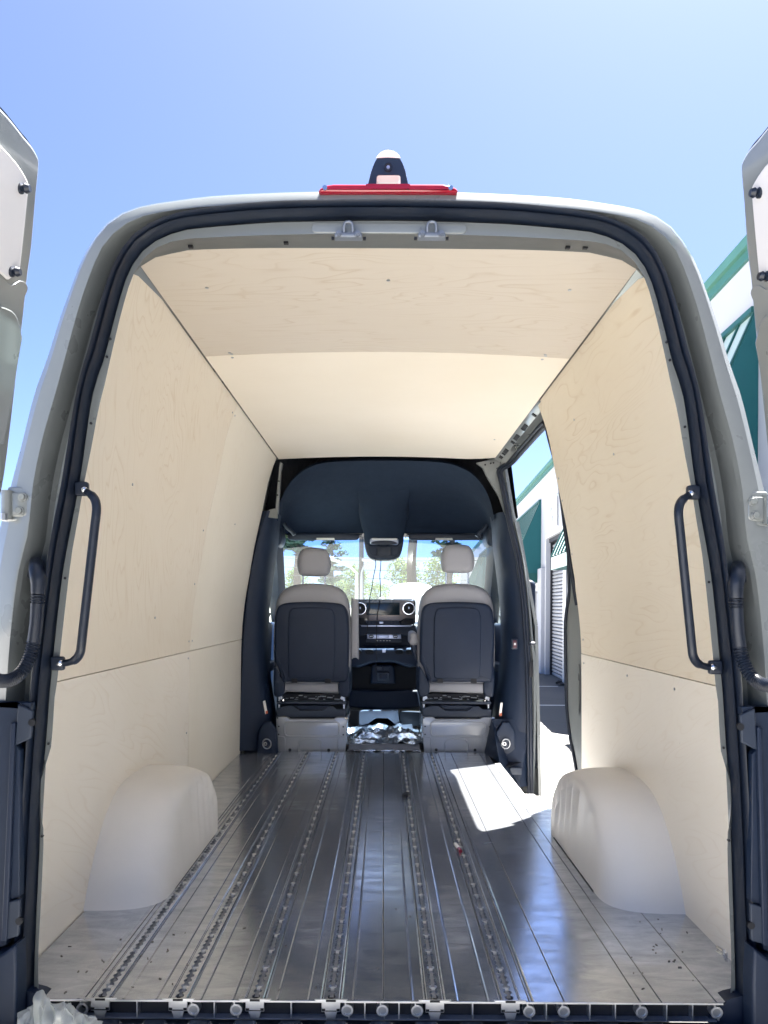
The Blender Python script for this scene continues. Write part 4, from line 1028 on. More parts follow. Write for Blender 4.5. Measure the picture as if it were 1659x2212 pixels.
# nose
k = MB(); k.loft([[(-.95, y, z0), (-.97, y, z1 - .1), (-.85, y, z1), (0, y, z1 + .04), (.85, y, z1), (.97, y, z1 - .1), (.95, y, z0)] for y, z0, z1 in ((5.48, -.38, .72), (5.75, -.38, .60), (5.98, -.38, .40), (6.08, -.38, .1), (6.1, -.38, -.2))], cap=True); k.build('bonnet', M['paint'], van, smooth=50, normals=False)
# wheels
def wheel(s, y):
    k = MB(); zc = -FLOOR + .345
    def circ(x, r, n=28): return [(x, y + r * math.cos(2 * math.pi * i / n), zc + r * math.sin(2 * math.pi * i / n)) for i in range(n)]
    k.loft([circ(s * .76, .21), circ(s * .76, .32), circ(s * .78, .345), circ(s * .93, .345), circ(s * .955, .32), circ(s * .955, .22)], closed=True)
    t = k.build('wheel', M['tyre'], van, smooth=40)
    k = MB(); k.loft([circ(s * .94, .22), circ(s * .90, .19), circ(s * .93, .06), circ(s * .94, .001)], closed=True); k.build('rim', M['steel'], t, smooth=40)
for s in (-1, 1): wheel(s, 1.02); wheel(s, 4.95)

# --- cab floor, insulation, dashboard
MB().box(-.93, .93, 3.17, 5.4, -.06, -.05).build('cab_floor', M['black'], van)
k = MB(); rows = []
for i in range(13):
    rows.append([(-.235 + .47 * j / 24, 3.19 + .20 * i / 12, .004 + .020 * math.sin(i / 12 * math.pi) * (1 + .25 * math.sin(i * 2.1)) + .003 * noise.noise((j * .5, i * .9, 3))) for j in range(25)])
k.loft(rows); k.build('foam_sheet', M['dusty'], van, smooth=50)
foil = simple('crinkled_foil', (.84, .85, .86), .20, .9, 0, .5, .06, 12, 22, .5, .006)
k = MB(); rows = []
for i in range(25):
    rows.append([(-.26 + .52 * j / 40, 3.40 + 0.62 * i / 24, .008 + .040 * math.exp(-((j - 20) / 17) ** 4) * max(0, min(1, (i - 4) / 9)) + .034 * noise.noise((j * .19, i * .34, 1)) + .016 * abs(noise.noise((j * .34, i * .55, 5)))) for j in range(41)])
k.loft(rows); k.build('foil_insulation', foil, van, smooth=45)
k = MB(); rows = []
for i in range(6):
    rows.append([(-.24 + .48 * j / 30, 3.168 + .03 * i / 5, .002 + .02 * abs(noise.noise((j * .7, i * .8, 9)))) for j in range(31)])
k.loft(rows); k.build('foil_insulation', foil, van, smooth=60)
def cabpiece(pts, d, y0, y1, name, mat, r=.01, par=None, cr=0):
    poly = [zz(*t, d) for t in pts]
    if cr: poly = crom(poly, cr, True)
    k = MB()
    if r: k.puff(poly, y0, y1, r)
    else: k.prism(poly, y0, y1)
    return k.build(name, mat, par or van, smooth=45)
cabpiece([(690, 1532), (776, 1534), (776, 1568), (690, 1570)], 5.6, 3.72, 3.78, 'pedal_mat', M['black'], .01)
felt = cabpiece([(768, 1536), (786, 1532), (860, 1532), (863, 1560), (852, 1562), (838, 1550), (812, 1550), (795, 1562), (778, 1566)], 5.9, 4.0, 4.05, 'felt_carpet', M['dusty'], .012)
cabpiece([(862, 1534), (920, 1536), (918, 1570), (884, 1566), (866, 1572)], 5.9, 4.0, 4.05, 'felt_carpet', M['black'], .012)
cabpiece([(862, 1566), (890, 1564), (893, 1578), (862, 1580)], 5.75, 3.88, 3.89, 'floor_grille', M['steel'], 0)
dash = cabpiece([(560, 1352), (620, 1338), (700, 1340), (760, 1346), (900, 1348), (960, 1340), (1040, 1338), (1100, 1352), (1100, 1480), (560, 1480)], 6.35, 4.45, 5.45, 'dashboard', M['plastic'], .05)
mod = cabpiece(rrect(764.5, 1294.5, 897.5, 1349, 7), 6.1, 4.24, 4.75, 'display_module', M['gloss'], .008, dash)
cabpiece([(767, 1298), (894, 1297), (895, 1336), (876, 1336), (864, 1341), (798, 1341), (788, 1334), (768, 1334)], 6.09, 4.2335, 4.2395, 'module_fascia', M['bronze'], .002, dash)
cabpiece([(769, 1298), (850, 1298), (846, 1303), (769, 1305)], 6.085, 4.2305, 4.233, 'fascia_inlay', M['gloss'], 0, dash)
cabpiece(rrect(791.5, 1301.5, 863.5, 1329, 1), 6.08, 4.226, 4.232, 'screen', M['screen'], .001, dash)
for xx in (778, 883):
    p = P(xx, 1314.5, 6.07); u = 6.07 / FPX
    k = MB(); k.disc_y(p[0], p[2], 4.205, 4.24, 13.4 * u, 28, 11.6 * u); k.build('vent_ring', M['chrome'], dash, smooth=40)
    k = MB(); k.disc_y(p[0], p[2], 4.222, 4.24, 11.6 * u, 28); k.disc_y(p[0], p[2], 4.212, 4.23, 3 * u, 14); k.build('air_vent', M['black'], dash, smooth=40)
    k = MB(); k.box(p[0] - 1 * u, p[0] + 1.4 * u, 4.209, 4.213, p[2] - 1 * u, p[2] + 3.5 * u); k.build('vent_tab', M['silver'], dash)
cabpiece([(793, 1341.5), (862, 1341.5), (862, 1350), (793, 1350)], 6.08, 4.226, 4.235, 'button_row', M['plastic'], .002, dash)
kb = MB()
for xx in (798, 805.5, 846, 853.5):
    for yy in (1344, 1347.5):
        p = P(xx, yy, 6.07); kb.box(p[0] - .005, p[0] + .005, 4.222, 4.227, p[2] - .003, p[2] + .003)
kb.build('button_symbols', M['plastic2'], dash)
cabpiece(rrect(819.5, 1342.5, 828, 1347.5, 1.5), 6.07, 4.219, 4.228, 'start_button', M['silver'], .002, dash)
cabpiece([(769, 1338), (785, 1338), (791, 1343), (791, 1349), (768, 1349)], 6.08, 4.229, 4.235, 'module_pocket', M['black'], .002, dash)
cabpiece([(874, 1338), (895, 1338), (894, 1349), (865, 1349), (866, 1343)], 6.08, 4.229, 4.235, 'module_pocket', M['black'], .002, dash)
cabpiece([(779, 1350.5), (890, 1350.5), (888, 1354), (781, 1354)], 6.06, 4.208, 4.24, 'trim_strip', M['silver'], .002, dash)
cabpiece([(762, 1349), (897, 1349), (902, 1364), (902, 1374), (758, 1374)], 6.2, 4.30, 4.6, 'console_face', M['plastic2'], .012, dash)
cabpiece([(757, 1373), (905, 1373), (905, 1402), (757, 1402)], 6.2, 4.38, 4.6, 'console_shelf', M['plastic'], .004, dash)
usb = cabpiece([(793, 1370), (866, 1371), (867, 1380), (793, 1380)], 6.08, 4.222, 4.33, 'switch_panel', M['silver'], .004, dash)
cabpiece([(791, 1380), (867, 1380), (867, 1387), (864, 1388.5), (791, 1388)], 6.07, 4.215, 4.33, 'switch_panel', M['plastic2'], .004, dash)
for xx in (802, 854):
    cabpiece(rrect(xx - 5, 1371.5, xx + 5, 1378, 2.8), 6.06, 4.206, 4.224, 'usb_socket', M['black'], .002, dash)
    cabpiece(rrect(xx - 3.6, 1373.6, xx + 3.6, 1376, 1), 6.05, 4.200, 4.208, 'usb_socket', M['white'], .001, dash)
cabpiece(rrect(817, 1372.3, 840, 1378.2, 1), 6.06, 4.208, 4.224, 'blank_panel', M['silver'], .003, dash)
kb = MB()
for xx in (815, 822, 829, 836, 842):
    p = P(xx, 1384, 6.05); kb.box(p[0] - .006, p[0] + .006, 4.206, 4.216, p[2] - .0018, p[2] + .0018)
kb.build('switch_symbols', M['label'], dash)
con = cabpiece([(752, 1400), (905, 1400), (906, 1440), (884, 1443), (866, 1438), (852, 1432), (806, 1432), (792, 1438), (776, 1443), (752, 1440)], 5.98, 4.12, 4.5, 'centre_console', M['plastic'], .03)
for xx, rw in ((770, 11), (798, 9.5), (863, 9.5), (886, 10)):
    cabpiece(rrect(xx - rw, 1402, xx + rw, 1414, 6), 5.95, 4.10, 4.16, 'cup_holder', M['black'], .008, con)
cabpiece([(825, 1402), (834, 1402), (833, 1410), (826, 1410)], 5.94, 4.092, 4.12, 'console_catch', M['silver'], .002, con)
cabpiece([(757, 1436), (902, 1436), (904, 1494), (756, 1494)], 6.15, 4.32, 4.5, 'lower_console', M['black'], .02, con)
cabpiece([(802, 1443), (808, 1436), (846, 1436), (852, 1443), (855, 1478), (800, 1478)], 6.0, 4.16, 4.36, 'gear_tower', M['plastic'], .02, con)
cabpiece(rrect(813.5, 1452, 841.5, 1471, 3), 5.96, 4.118, 4.17, 'tower_socket', M['seat'] if False else M['plastic2'], .006, con)
cabpiece(rrect(819, 1456.5, 836, 1467, 2), 5.95, 4.108, 4.13, 'tower_socket', M['plastic'], .003, con)
cabpiece([(821, 1459), (826, 1463), (822, 1464.5)], 5.94, 4.10, 4.11, 'tower_socket', M['black'], 0, con)
cabpiece(rrect(814, 1440, 825, 1448, 1.5), 5.96, 4.118, 4.17, 'tower_switch', M['plastic2'], .003, con)
cabpiece(rrect(829, 1440, 841, 1448, 2.5), 5.96, 4.118, 4.17, 'tower_switch', M['plastic2'], .003, con)
cabpiece([(756, 1492), (904, 1492), (908, 1528), (872, 1532), (829, 1534), (788, 1532), (752, 1528)], 6.1, 4.27, 4.5, 'tunnel_cover', M['seatpanel'], .02, con)
k = MB(); k.tube(crom([(-.48 + .19 * math.cos(t), 4.25 + .10 * math.sin(t) + .0, .80 + .17 * math.sin(t)) for t in [2 * math.pi * i / 24 for i in range(25)]], 2), .016, 8, cap=False); k.build('steering_wheel', M['plastic'], dash, smooth=60)

# --- seats (built round x = 0, measured at 5.1 m)
U = 5.1 / FPX
def seat_root(cx_px, armrest):
    cx = XC + (cx_px - CXP) * U
    def z_(y): return EYE - (y - CYP - (cx_px - CXP) * ROLL) * U
    def pl(pts): return [((x - 987) * U, z_(y)) for x, y in pts]
    out = crom(pl([(905, 1440), (902, 1398), (904, 1340), (909, 1300), (919, 1279), (936, 1267), (960, 1261.5), (987, 1260), (1014, 1261.5), (1036, 1266), (1054, 1277), (1065, 1298), (1070, 1338), (1072, 1398), (1071, 1440), (1066, 1468), (1056, 1478), (987, 1480), (920, 1478), (909, 1468)]), 4, True)
    k = MB(); k.puff(out, 3.255, 3.40, .05, 6, blob=True)
    s = k.build('seat', M['seat'], van, smooth=70)
    s.location = (cx, 0, 0)
    pan = crom(pl([(907, 1430), (907, 1370), (909, 1330), (913, 1314), (922, 1306), (940, 1302), (987, 1300), (1034, 1302), (1053, 1306), (1062, 1316), (1066, 1332), (1068, 1370), (1067, 1430)]), 3) + crom(pl([(1066, 1462), (1061, 1471), (1050, 1473), (987, 1473), (930, 1473), (925, 1470), (919, 1455), (914, 1440)]), 3)
    k = MB(); k.puff(pan, 3.222, 3.30, .022, 4); k.build('back_shell', M['seatpanel'], s, smooth=60)
    # raised centre field on the shell
    fld = crom(pl([(937, 1420), (937, 1345), (939, 1326), (944, 1316), (956, 1313), (987, 1312), (1018, 1313), (1030, 1316), (1036, 1326), (1038, 1345), (1038, 1420)]), 3) + pl([(1036, 1462), (1030, 1465), (944, 1465), (938, 1462)])
    k = MB(); k.puff(fld, 3.212, 3.23, .008, 3); k.build('shell_field', M['seatpanel'], s, smooth=60)
    for xx in (951, 1023):
        k = MB(); k.box((xx - 6) * U - 987 * U, (xx + 6) * U - 987 * U, 3.214, 3.226, z_(1474), z_(1465)); k.build('shell_clip', M['black'], s)
    hx = 989
    def ph(pts): return [((x - 987) * U, z_(y)) for x, y in pts]
    hr = crom(ph([(hx - 35, 1222), (hx - 36.5, 1206), (hx - 33, 1190), (hx - 25, 1178.5), (hx - 12, 1175.5), (hx, 1175), (hx + 12, 1175.5), (hx + 25, 1178.5), (hx + 33, 1190), (hx + 37, 1206), (hx + 36, 1222), (hx + 31, 1233), (hx + 18, 1236.5), (hx, 1237), (hx - 18, 1236.5), (hx - 31, 1233)]), 4, True)
    k = MB(); k.puff(hr, 3.25, 3.37, .045, 6, blob=True); k.build('headrest', M['seat'], s, smooth=75)
    for xx in (hx - 24, hx + 24):
        k = MB(); k.cyl(((xx - 987) * U, 3.31, z_(1268)), ((xx - 987) * U, 3.31, z_(1225)), .0065, 10); k.build('headrest_post', M['chrome'], s, smooth=50)
    k = MB(); k.puff(crom(pl([(928, 1476), (1048, 1476), (1050, 1494), (1044, 1499), (934, 1496), (926, 1500)]), 3, True), 3.26, 3.75, .022, 4, blob=True); k.build('seat_cushion', M['seat'], s, smooth=70)
    for sg in (-1, 1):
        k = MB(); k.puff(crom([((x * sg) * U, z_(y)) for x, y in ((66, 1462), (79, 1440), (82, 1452), (82, 1498), (74, 1506), (60, 1500), (58, 1478))], 3, True), 3.245, 3.62, .012, blob=True); k.build('side_shield', M['plastic'], s, smooth=60)
    k = MB(); k.box(-75 * U, 75 * U, 3.24, 3.27, z_(1521), z_(1515)); k.build('seat_slide_bar', M['plastic2'], s, bevel=.004)
    k = MB()
    k.box(-70 * U, 70 * U, 3.30, 3.65, z_(1514), z_(1500)); 
    k.build('slide_frame', M['black'], s, bevel=.004)
    rnd = random.Random(3)
    k = MB()
    for i in range(22):
        xx = rnd.uniform(-62, 62); yy = rnd.uniform(1503, 1512); wq = rnd.uniform(2, 9)
        k.box((xx - wq / 2) * U, (xx + wq / 2) * U, 3.275, 3.30, z_(yy + 1.2), z_(yy))
    for sg in (-1, 1):
        k.cyl((sg * 66 * U, 3.26, z_(1508)), (sg * 66 * U, 3.30, z_(1508)), .012, 10); k.box(sg * 70 * U - .006, sg * 70 * U + .006, 3.26, 3.30, z_(1535), z_(1500))
    k.build('slide_hardware', M['steel'], s, bevel=.001, seg=1)
    k = MB(); k.puff(pl([(914, 1531), (930, 1524), (948, 1524), (962, 1534), (1010, 1534), (1022, 1526), (1034, 1524), (1042, 1531), (1062, 1531), (1062, 1548), (914, 1548)]), 3.225, 3.25, .004); k.build('riser_plate', M['plastic2'], s, smooth=40)
    k = MB(); k.prism(pl([(950, 1524), (1030, 1524), (1018, 1533), (964, 1533)]), 3.25, 3.27); k.prism(pl([(960, 1517), (1015, 1517), (1008, 1521), (968, 1521)]), 3.25, 3.27); k.build('riser_slot', M['seatpanel'], s, bevel=.003)
    k = MB(); k.prism(pl([(915, 1531), (1062, 1531), (1062, 1553), (915, 1553)]), 3.252, 3.7); k.build('riser_box', M['black'], s)
    # painted steel seat box with pressed outlines
    k = MB(); k.puff(pl([(913, 1547), (936, 1547), (942, 1552), (1036, 1551), (1042, 1547), (1066, 1547), (1064, 1570), (1062, 1625), (917, 1625), (914, 1570)]), 3.20, 3.72, .006); bx = k.build('seat_box', M['seatbox'], s, smooth=40)
    def bead(poly, rr): 
        pts = [(x, 3.200, z) for x, z in poly]; kk = MB(); kk.tube(pts + [pts[0], pts[1]], rr, 8, cap=False); kk.build('box_bead', M['seatbox'], s, smooth=60)
    c0, c1 = pl([(931, 1588), (1048, 1556)]); bead(rrect(c0[0], c0[1], c1[0], c1[1], .028, 5), .0055)
    pts = [(x, 3.200, z) for x, z in pl([(961, 1624), (962, 1604), (966, 1597), (974, 1594), (1000, 1594), (1007, 1597), (1010, 1604), (1010, 1624)])]; k = MB(); k.tube(crom(pts, 4), .005, 8); k.build('box_bead', M['seatbox'], s, smooth=60)
    pts = [(x, 3.200, z) for x, z in pl([(918, 1590), (930, 1590), (932, 1600), (932, 1624)])]; k = MB(); k.tube(crom(pts, 3), .004, 8); k.build('box_bead', M['seatbox'], s, smooth=60)
    pts = [(x, 3.200, z) for x, z in pl([(1060, 1589), (1048, 1589), (1046, 1600), (1046, 1624)])]; k = MB(); k.tube(crom(pts, 3), .004, 8); k.build('box_bead', M['seatbox'], s, smooth=60)
    k = MB()
    for x, y, r in ((943, 1617, 3), (1026, 1617, 3), (919, 1567, 1.6), (919, 1584, 1.6), (1057, 1567, 1.6), (1057, 1584, 1.6), (916, 1549, 1.6)):
        q_ = pl([(x, y)])[0]; k.disc_y(q_[0], q_[1], 3.1985, 3.205, r * U * 1.1, 10)
    q0, q1 = pl([(962, 1625), (1009, 1621)]); k.box(q0[0], q1[0], 3.198, 3.21, q0[1] - .002, q1[1])
    k.build('box_holes', M['black'], s)
    q_ = pl([(1063, 1549)])[0]; k = MB(); k.cyl((q_[0] - .008, 3.198, q_[1]), (q_[0] + .012, 3.198, q_[1]), .007, 8); k.build('box_bolt', M['chrome'], s, smooth=40)
    return s, z_, cx
sl, zl, cxl = seat_root(674, True)
srt, zr, cxr = seat_root(987, False)
for ch in sl.children:
    if ch.name.startswith('headrest.') or ch.name == 'headrest': ch.location.z = -.022
def arm(poly_px, y0, y1, r, par, zf, c_px):
    k = MB(); k.puff(crom([((x - c_px) * U, zf(y)) for x, y in poly_px], 3, True), y0, y1, r, 4, blob=True); return k.build('armrest', M['seat'], par, smooth=70)
arm([(758, 1300), (760, 1295), (766, 1293), (772, 1296), (773.5, 1303), (775, 1415), (773, 1420), (762, 1421), (757.5, 1417)], 3.27, 3.36, .018, sl, zl, 674)
arm([(886, 1376), (888, 1369), (896, 1367), (902, 1370), (904, 1380), (904, 1392), (900, 1395), (890, 1394), (886, 1391)], 3.28, 3.70, .02, srt, zr, 987)
k = MB(); k.puff(crom([((x - 987) * U, zr(y)) for x, y in ((889, 1394), (903, 1394), (905, 1410), (902, 1430), (892, 1414))], 3, True), 3.30, 3.36, .01, 3); k.build('armrest_bracket', M['plastic'], srt, smooth=60)

# ------------------------------------------------------------------ small loose things
def world(p): return (p[0], p[1], p[2] + FLOOR)
def cable(px, name, label, d0, d1):
    n = len(px); pts = [world(P(x, y, d0 + (d1 - d0) * min(1, i / 4))) for i, (x, y) in enumerate(px)]
    k = MB(); k.tube(crom(pts, 6), .0032, 6); o = k.build(name, M['black'], smooth=60); tag(o, label, 'cable', 'charging cables hanging before the windscreen')
cable([(811, 1210), (811.5, 1222), (806, 1250), (802.5, 1274), (799, 1290), (797, 1312), (794, 1345), (793, 1365), (788, 1372)], 'hanging_cable', 'thin black cable hanging from the overhead console, kinked and ending left of the switch panel', 5.82, 6.03)
cable([(823, 1210), (822, 1228), (820.5, 1243), (822, 1270), (821, 1292), (817, 1318), (814, 1345), (813.5, 1372), (812.5, 1400), (814, 1425), (812, 1445), (813, 1458)], 'hanging_cable', 'thin black cable hanging past the dark screen down to the gear tower socket', 5.82, 5.92)
# crumpled film at the lower left corner
k = MB(); rows = []
rnd = random.Random(5)
prof = [(45, 2188), (56, 2172), (76, 2166), (84, 2138), (96, 2132), (104, 2146), (118, 2156), (128, 2160), (150, 2160), (172, 2178), (188, 2186), (206, 2190), (222, 2200)]
px = resample(crom(prof, 3), 56)
def ridge(x, y, zq): return 1 - abs(noise.noise((x, y, zq))) * 2
for j in range(26):
    v = j / 25; row = []
    for i, (x, y) in enumerate(px):
        b_ = P(x, y, 1.765 - .09 * v)
        f1 = ridge(i * .17, v * 2.2, 2.0); f2 = ridge(i * .42 + v, v * 4.5, 7.0); f3 = ridge(i * .9, v * 9, 4.0)
        z = b_[2] + (-.080 - b_[2]) * v ** 1.15 + (.012 * f2 + .005 * f3) * min(1, v * 4)
        row.append((b_[0] + .012 * noise.noise((i * .3, v * 3, 9)), b_[1] - .030 * f1 * min(1, .3 + v) - .010 * f2, z + FLOOR + .004 * noise.noise((i * .8, 3, v))))
    rows.append(row)
k.loft(rows); ps = k.build('plastic_sheet', M['sheet'], smooth=60, normals=False)
sb = ps.modifiers.new('subdiv', 'SUBSURF'); sb.levels = 1; sb.render_levels = 1
tag(ps, 'crumpled milky plastic film bunched on the bumper at the lower left corner of the opening', 'plastic sheet')
# offcuts and screws lying on the floor
p = P(1571, 2058, 0); 
def onfloor(x, y): 
    d = EYE * FPX / ((y - CYP) - (x - CXP) * ROLL); return P(x, y, d)
p = onfloor(1571, 2068); k = MB()
k.tube([(p[0], p[1], p[2] + FLOOR + .0065), (p[0] + .003, p[1] + .02, p[2] + FLOOR + .0065)], .0065, 7)
k.tube([(p[0] + .002, p[1] + .03, p[2] + FLOOR + .0045), (p[0] - .004, p[1] + .052, p[2] + FLOOR + .0045)], .0045, 5)
o = k.build('foil_scrap', M['chrome'], smooth=20); tag(o, 'shiny twist of foil lying on the metal floor by the right wall near the back', 'scrap')
p = onfloor(990, 1838); k = MB(); k.tube([(p[0] - .006, p[1] + .06, FLOOR + .008), (p[0] + .002, p[1], FLOOR + .008)], .0075, 8); o = k.build('marker_pen', M['white'], smooth=40); tag(o, 'white marker pen with a red end lying in the rightmost floor track', 'pen')
k = MB(); k.tube([(p[0] + .002, p[1] - .001, FLOOR + .008), (p[0] + .006, p[1] - .03, FLOOR + .008)], .0078, 8); k.build('pen_cap', M['red'], o, smooth=40)
p = onfloor(1006, 1770 - 40); 
p = onfloor(877, 1719 - 48 + 50); k = MB(); k.puff([(p[0] - .022, p[1] - .03), (p[0] + .008, p[1] - .025), (p[0] + .022, p[1] + .01), (p[0] + .002, p[1] + .03), (p[0] - .010, p[1] + .01)], FLOOR + .003, FLOOR + .02, .004, ax='z'); o = k.build('rubber_plug', M['black'], smooth=40); tag(o, 'small black rubber plug on the floor track right of the middle', 'plug')
p = onfloor(1063, 1634); k = MB()
o = None
rnd = random.Random(11); k = MB()
for i in range(80):
    x, y = rnd.choice([(rnd.uniform(1360, 1570), rnd.uniform(1985, 2150)), (rnd.uniform(130, 420), rnd.uniform(1990, 2150)), (rnd.uniform(420, 1100), rnd.uniform(1760, 2150))])
    p = onfloor(x, y); a = rnd.uniform(0, 3.14); l = rnd.uniform(.0015, .0055); wd = rnd.uniform(.0008, .0018); h = rnd.uniform(.001, .0025)
    if abs(p[0]) > .9: continue
    ca, sa = math.cos(a), math.sin(a)
    c = [(p[0] + ca * u * l - sa * v * wd, p[1] + sa * u * l + ca * v * wd) for u, v in ((-1, -.6), (1, -1), (.8, 1), (-.9, .7))]
    k.prism(c, FLOOR + .0003, FLOOR + h, ax='z')
o = k.build('wood_crumbs', simple('dark_debris', (.14, .12, .10), .7, var=.6, vscale=40), normals=False); o['kind'] = 'stuff'; o['label'] = 'scattered crumbs and shavings on the metal floor'; 

# ------------------------------------------------------------------ building on the right
bld = empty('commercial_building', (3.018 + XC, -D0, 0), -math.atan(.049))
tag(bld, 'white single storey business unit with green fascia, awnings and roller shutter', 'building')
def bbox(x0, x1, y0, y1, z0, z1, name, mat, par=bld, bevel=0):
    return MB().box(x0, x1, y0, y1, z0, z1).build(name, mat, par, bevel=bevel)
HW = 4.86          # parapet underside
D1, D2 = 16.38, 18.68      # shutter
E1, E2 = 19.85, 21.9       # doorway
G1, G2 = 7.75, 9.3         # doorway behind the near awning
SH, DH = 3.29, 2.74
segs = [(-14, G1, 0, HW), (G1, G2, 2.15, HW), (G2, D1, 0, HW), (D1, D2, SH, HW), (D2, E1, 0, HW), (E1, E2, 2.06, HW), (E2, 60, 0, HW)]
b = MB()
for y0, y1, z0, z1 in segs: b.box(0, .30, y0, y1, z0, z1)
b.build('wall', M['stucco'], bld)
MB().box(.30, 14, -14, 60, 0, 4.7).build('wall', M['stucco'], bld)
MB().box(-.004, .02, -14, 60, HW - .001, HW + .005).build('wall_cap', M['greendk'], bld)
bbox(-.035, .30, -14, 60, HW + .0, HW + .085, 'fascia', M['greendk'])
bbox(-.075, .32, -14, 60, HW + .087, HW + .185, 'fascia', M['green'])
bbox(.30, 14.2, -14, 60, 4.7, 4.76, 'roof', M['doorgrey'])
# shutter
sh_ = bbox(.20, .24, D1, D2, 0, SH, 'shutter', M['doorgrey'])
k = MB(); 
prof = [(.200, 0), (.150, .012), (.142, .04), (.150, .068), (.185, .080), (.2, .083)]
k.loft([[(x, D1 + .05, z) for x, z in prof], [(x, D2 - .05, z) for x, z in prof]])
slat0 = k.build('slat', M['slat'], sh_, smooth=40, normals=False)
nsl = int((SH - .12) / .083)
for i in range(1, nsl): dup(slat0, sh_, (0, 0, .083 * i))
bbox(.10, .19, D2 - .055, D2 - .002, 0, SH - .01, 'shutter_guide', M['black'], sh_)
bbox(.11, .19, D1 + .002, D1 + .05, 0, SH - .01, 'shutter_guide', M['silver'], sh_)
bbox(.06, .19, D1 + .05, D2 - .05, SH - .1, SH - .004, 'shutter_housing', M['black'], sh_)
bbox(-.012, .02, D1 - .09, D1 + .0, 0, SH, 'door_frame', M['trimwhite']); bbox(-.012, .12, D2 + .001, D2 + .10, 0, SH + .08, 'door_frame', M['trimwhite']); bbox(-.014, .13, D1 - .09, D2, SH + .001, SH + .09, 'door_frame', M['trimwhite'])
# doorway under the far awning
bbox(.14, .2, E1, E2, 0, 2.06, 'door', M['doorgrey'])
bbox(.10, .139, E1 + .95, E1 + 1.0, .02, 2.0, 'door_stile', M['steel']); bbox(.09, .138, E1 + .08, E1 + .12, .5, 1.2, 'door_pull', M['steel'])
bbox(-.03, .12, E1 - .10, E1 + .0, 0, 2.16, 'door_frame', M['trimwhite']); bbox(-.03, .12, E2 - .0, E2 + .1, 0, 2.16, 'door_frame', M['trimwhite']); bbox(-.04, .13, E1 - .1, E2 + .1, 2.061, 2.25, 'door_frame', M['trimwhite'])
k = MB(); k.tube([(-.10, E1 + .25, 2.13), (-.02, E1 + .22, 2.15)], .04, 10); k.build('security_camera', M['trimwhite'], bld, smooth=50)
bbox(.14, .2, G1, G2, 0, 2.15, 'door', M['doorgrey'])
# pilaster foot
bbox(-.10, -.001, 18.82, 19.42, 0, 2.6, 'pilaster', M['stucco'], bevel=.01)
# wall sign beside the shutter
sg = bbox(-.03, -.003, 17.0, 18.55, 3.44, 4.15, 'wall_sign', M['trimwhite'] if False else M['trimwhite'])
bbox(-.033, -.0301, 16.995, 17.04, 3.46, 4.10, 'sign_edge', M['gloss'], sg)
bbox(-.034, -.0302, 17.0, 17.75, 4.09, 4.15, 'sign_band', M['mint'], sg)
def text(body, size, loc, name, par, mat):
    cu = bpy.data.curves.new(name, 'FONT'); cu.body = body; cu.size = size; cu.align_x = 'CENTER'; cu.align_y = 'CENTER'; cu.extrude = .001
    tmp = bpy.data.objects.new(name, cu); COL.objects.link(tmp)
    me = bpy.data.meshes.new_from_object(tmp.evaluated_get(bpy.context.evaluated_depsgraph_get())); bpy.data.objects.remove(tmp)
    me.materials.clear(); me.materials.append(mat); o = bpy.data.objects.new(name, me); COL.objects.link(o); o.parent = par
    o.location = loc; o.rotation_euler = (R(90), 0, R(-90)); return o
text('JSMDC', .20, (-.033, 17.75, 3.88), 'sign_lettering', sg, M['letter'])
text('IETBN', .20, (-.033, 17.75, 3.66), 'sign_lettering', sg, M['letter'])
pn = bbox(-.022, -.0125, 16.02, 16.36, 1.35, 2.75, 'post_notice', M['trimwhite'])
for i, ch in enumerate('8YAEBCS'): text(ch, .15, (-.024, 16.18, 2.62 - .17 * i), 'notice_lettering', pn, M['letter'])
# awnings
def awning(y0, y1):
    zt, zb, zv, pj = 4.36, 2.50, 2.27, .80
    k = MB(); k.box(-.06, -.002, y0 + .02, y1 - .02, zt - .05, zt); a = k.build('awning', M['tealdark'], bld)
    for y in (y0, y1 - .012):
        k = MB(); k.prism([(-.002, zt), (-.002, zv), (-pj, zv), (-pj, zb)], y, y + .012); k.build('awning_side', M['teal'], a)
    k = MB(); k.add([(0, y0 + .012, zt), (0, y1 - .012, zt), (-pj, y1 - .012, zb), (-pj, y0 + .012, zb)], [(0, 1, 2, 3)]); k.build('awning_slope', M['mint'], a, normals=False)
    k = MB(); k.box(-pj - .012, -pj, y0, y1, zv, zb - .02); k.build('awning_valance', M['mint'], a)
    k = MB(); k.box(-pj - .004, 0, y0 - .008, y0 - .0, zv, zb); k.build('awning_valance', M['tealdark'], a)
    n = max(3, int((y1 - y0) / .31)); rib = None
    for i in range(n + 1):
        y = y0 + .03 + (y1 - y0 - .06) * i / n
        k = MB(); k.loft([[(x, yy, z) for x, z in ((.0, zt + .0), (-.012, zt + .014), (-pj - .022, zb + .006), (-pj - .01, zb - .015))] for yy in (y - .02, y + .02)], closed=True, cap=True)
        if rib is None: rib = k.build('awning_rib', M['tealdark'], a); yb = y
        else: dup(rib, a, (0, y - yb, 0))
    k = MB(); k.add([(-.002, y0, zv + .005), (-pj, y0, zv + .005), (-pj, y1, zv + .005), (-.002, y1, zv + .005)], [(0, 1, 2, 3)]); k.build('awning_soffit', M['tealdark'], a, normals=False)
    return a
awning(19.5, 26.2); awning(6.92, 9.7); awning(10.6, 13.1); awning(34, 40)
k = MB(); k.box(-.14, -.02, 15.95, 16.34, 0.02, .05); k.tube([(-.18, 16.1, .05), (-.12, 16.2, .07), (-.05, 16.3, .05)], .03, 6); k.build('bollard_foot', M['black'], bld)

